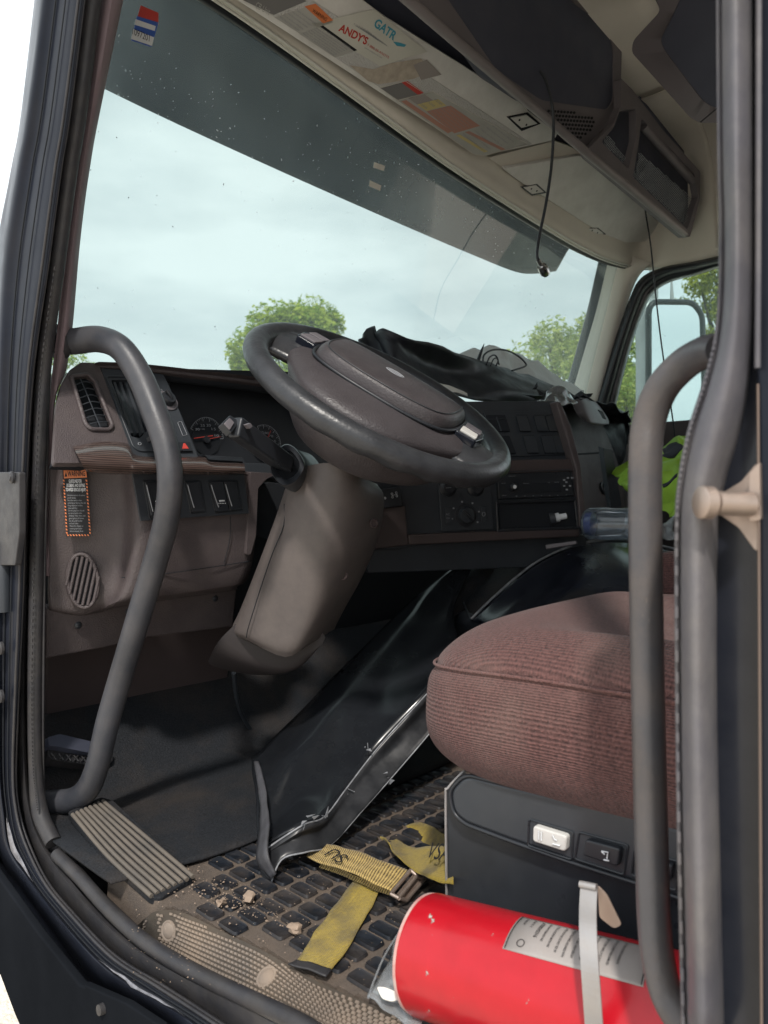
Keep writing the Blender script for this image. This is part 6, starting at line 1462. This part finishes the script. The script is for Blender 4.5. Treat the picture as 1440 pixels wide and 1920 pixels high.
lathe('bottle_body', q0, axb, [(-.006, .018), (.0, .030), (.010, .0345), (L_*.35, .0345), (L_*.5, .033), (L_*.8, .0345), (L_, .034), (L_*1.1, .02)], M['pet'], bo)
lathe('blue_base', q0, axb, [(-.002, .012), (.002, .024), (.016, .026), (.018, .02)], mat('blue_plastic', (.015, .03, .14), .3), bo)
crumple('clear_bag', [[P(*q, X=1.0) for q in ((1175, 965), (1210, 970), (1240, 972), (1275, 975))], [P(*q, X=.97) for q in ((1170, 985), (1210, 988), (1245, 990), (1280, 992))], [P(*q, X=.95) for q in ((1165, 1004), (1210, 1004), (1245, 1002), (1285, 1004))]], M['film'], 'crumpled clear plastic bag beside the bottle on the engine cover', 'plastic bag', .02, 22)
pen = thing('white_cylinder', 'small white capped tube lying in the open dash slot', 'tube', on(1050, 975, CL))
lathe('body', on(1036, 972, CL, .004), on(1062, 967, CL, .012)-on(1036, 972, CL, .004), [(0, .010), (.014, .010), (.0142, .0065), (.030, .0065), (.031, .003)], M['white'], pen, seg=24)
lathe('end', on(1030, 973, CL, .004), on(1040, 971, CL, .008)-on(1030, 973, CL, .004), [(0, .013), (.012, .013)], M['dark'], pen, seg=24)

# ------------------------------------------------------------------ outside: visor, mirror, stack, wiper marks
ev = thing('exterior_sun_visor', 'dark smoked exterior sun visor across the top of the windshield', 'sun visor', (1.0, 1.4, 1.4))
vt = []; vb = []
for i, X in enumerate((.10, .16, .4, .8, 1.2, 1.5, 1.75, 1.88, 1.95, 1.99)):
    yb = 1.46-.04*abs((X-1)/1)**3; zb = 1.365-.012*X
    if X > 1.80: zb += (X-1.80)*.30
    vt.append(V((X, 1.24-.04*abs(X-1)**3, 1.56))); vb.append(V((X, yb, zb)))
vm = [(a+b_)/2+V((0, .03, .015)) for a, b_ in zip(vt, vb)]
loft('visor_sheet', [vt, vm, vb], M['navy'], ev, n=5, nc=5, sol=.005)
# small window stickers
def gpt(px, py):
    pl = PLN((.2, wsY(.2, 1.3), 1.3), (.4, wsY(.4, 1.3), 1.3), (.2, wsY(.2, 1.1), 1.1)); return pl
GP = gpt(0, 0)
stk = thing('service_sticker', 'small red white and blue oil change sticker on the windshield top corner', 'sticker', on(270, 50, GP))
slab('backing', [(257, 30), (297, 42), (284, 88), (247, 76)], GP, .0006, M['blue'], stk, off=.004, bev=0)
slab('red_top', [(264, 10), (297, 24), (297, 46), (258, 32)], GP, .0006, M['redink'], stk, off=.0036, bev=0)
slab('white_band', [(255, 36), (292, 49), (290, 58), (252, 46)], GP, .0004, M['white'], stk, off=.005, bev=0)
slab('white_band', [(249, 54), (289, 70), (285, 86), (246, 73)], GP, .0004, M['white'], stk, off=.0052, bev=0)
text('sticker_number', '1097201', (248, 64), (280, 78), GP, .010, M['blackink'], stk, off=.006)
for q, nm in (([(702, 304), (722, 311), (720, 321), (700, 314)], 'upper'), ([(694, 338), (715, 348), (713, 358), (692, 349)], 'lower')):
    GQ = PLN((.9, wsY(.9, 1.2), 1.2), (1.1, wsY(1.1, 1.2), 1.2), (.9, wsY(.9, 1.0), 1.0))
    o = slab('tape_tab', q, GQ, .0008, M['whitep'], None, off=.004, bev=0)
    tag(o, 'small white tape tab on the windshield, %s of the two' % nm, 'tape', 'tape tabs on the windshield')
# passenger mirror
mr = thing('side_mirror', 'passenger side mirror with rounded black frame seen through the door window', 'mirror', P(1230, 800, X=2.5))
MP = PLN((2.45, 1.2, 1), (2.81, .98, 1), (2.45, 1.2, 1.3))
mf = [(1200, 562), (1300, 566), (1318, 580), (1322, 640), (1322, 790), (1310, 800), (1200, 800)]
bm = bmesh.new(); tube('', roundpoly([on(x, y, MP) for x, y in ((1216, 566), (1298, 567), (1316, 590), (1322, 800), (1216, 800))], .05), .0125, None, bm=bm, n=1, seg=10, closed=True)
link('mirror_frame', bm, M['black'], mr)
slab('mirror_glass', [(1216, 566), (1298, 568), (1314, 585), (1320, 798), (1216, 798)], MP, .006, M['mirror'], mr, off=.002, rnd=.03, bev=0)
loft('mirror_housing', [[P(1192, 575, X=2.45), P(1196, 650, X=2.45), P(1196, 720, X=2.45), P(1196, 800, X=2.45)], [P(1208, 560, X=2.42), P(1212, 650, X=2.42), P(1212, 720, X=2.42), P(1212, 800, X=2.42)], [P(1232, 562, X=2.45), P(1234, 650, X=2.45), P(1234, 720, X=2.45), P(1234, 800, X=2.45)]], M['pole'], mr, n=4, nc=5, sol=.01)
tube('mirror_post', [P(1226, 480, X=2.5), P(1224, 830, X=2.5)], .018, M['pole'], mr, n=1)
an = tube('antenna', [P(1259, 520, X=2.55), P(1260, 562, X=2.55)], [.003, .009], M['pole'], None, n=1, seg=8)
tag(an, 'short grey antenna mast rising above the passenger mirror', 'antenna')
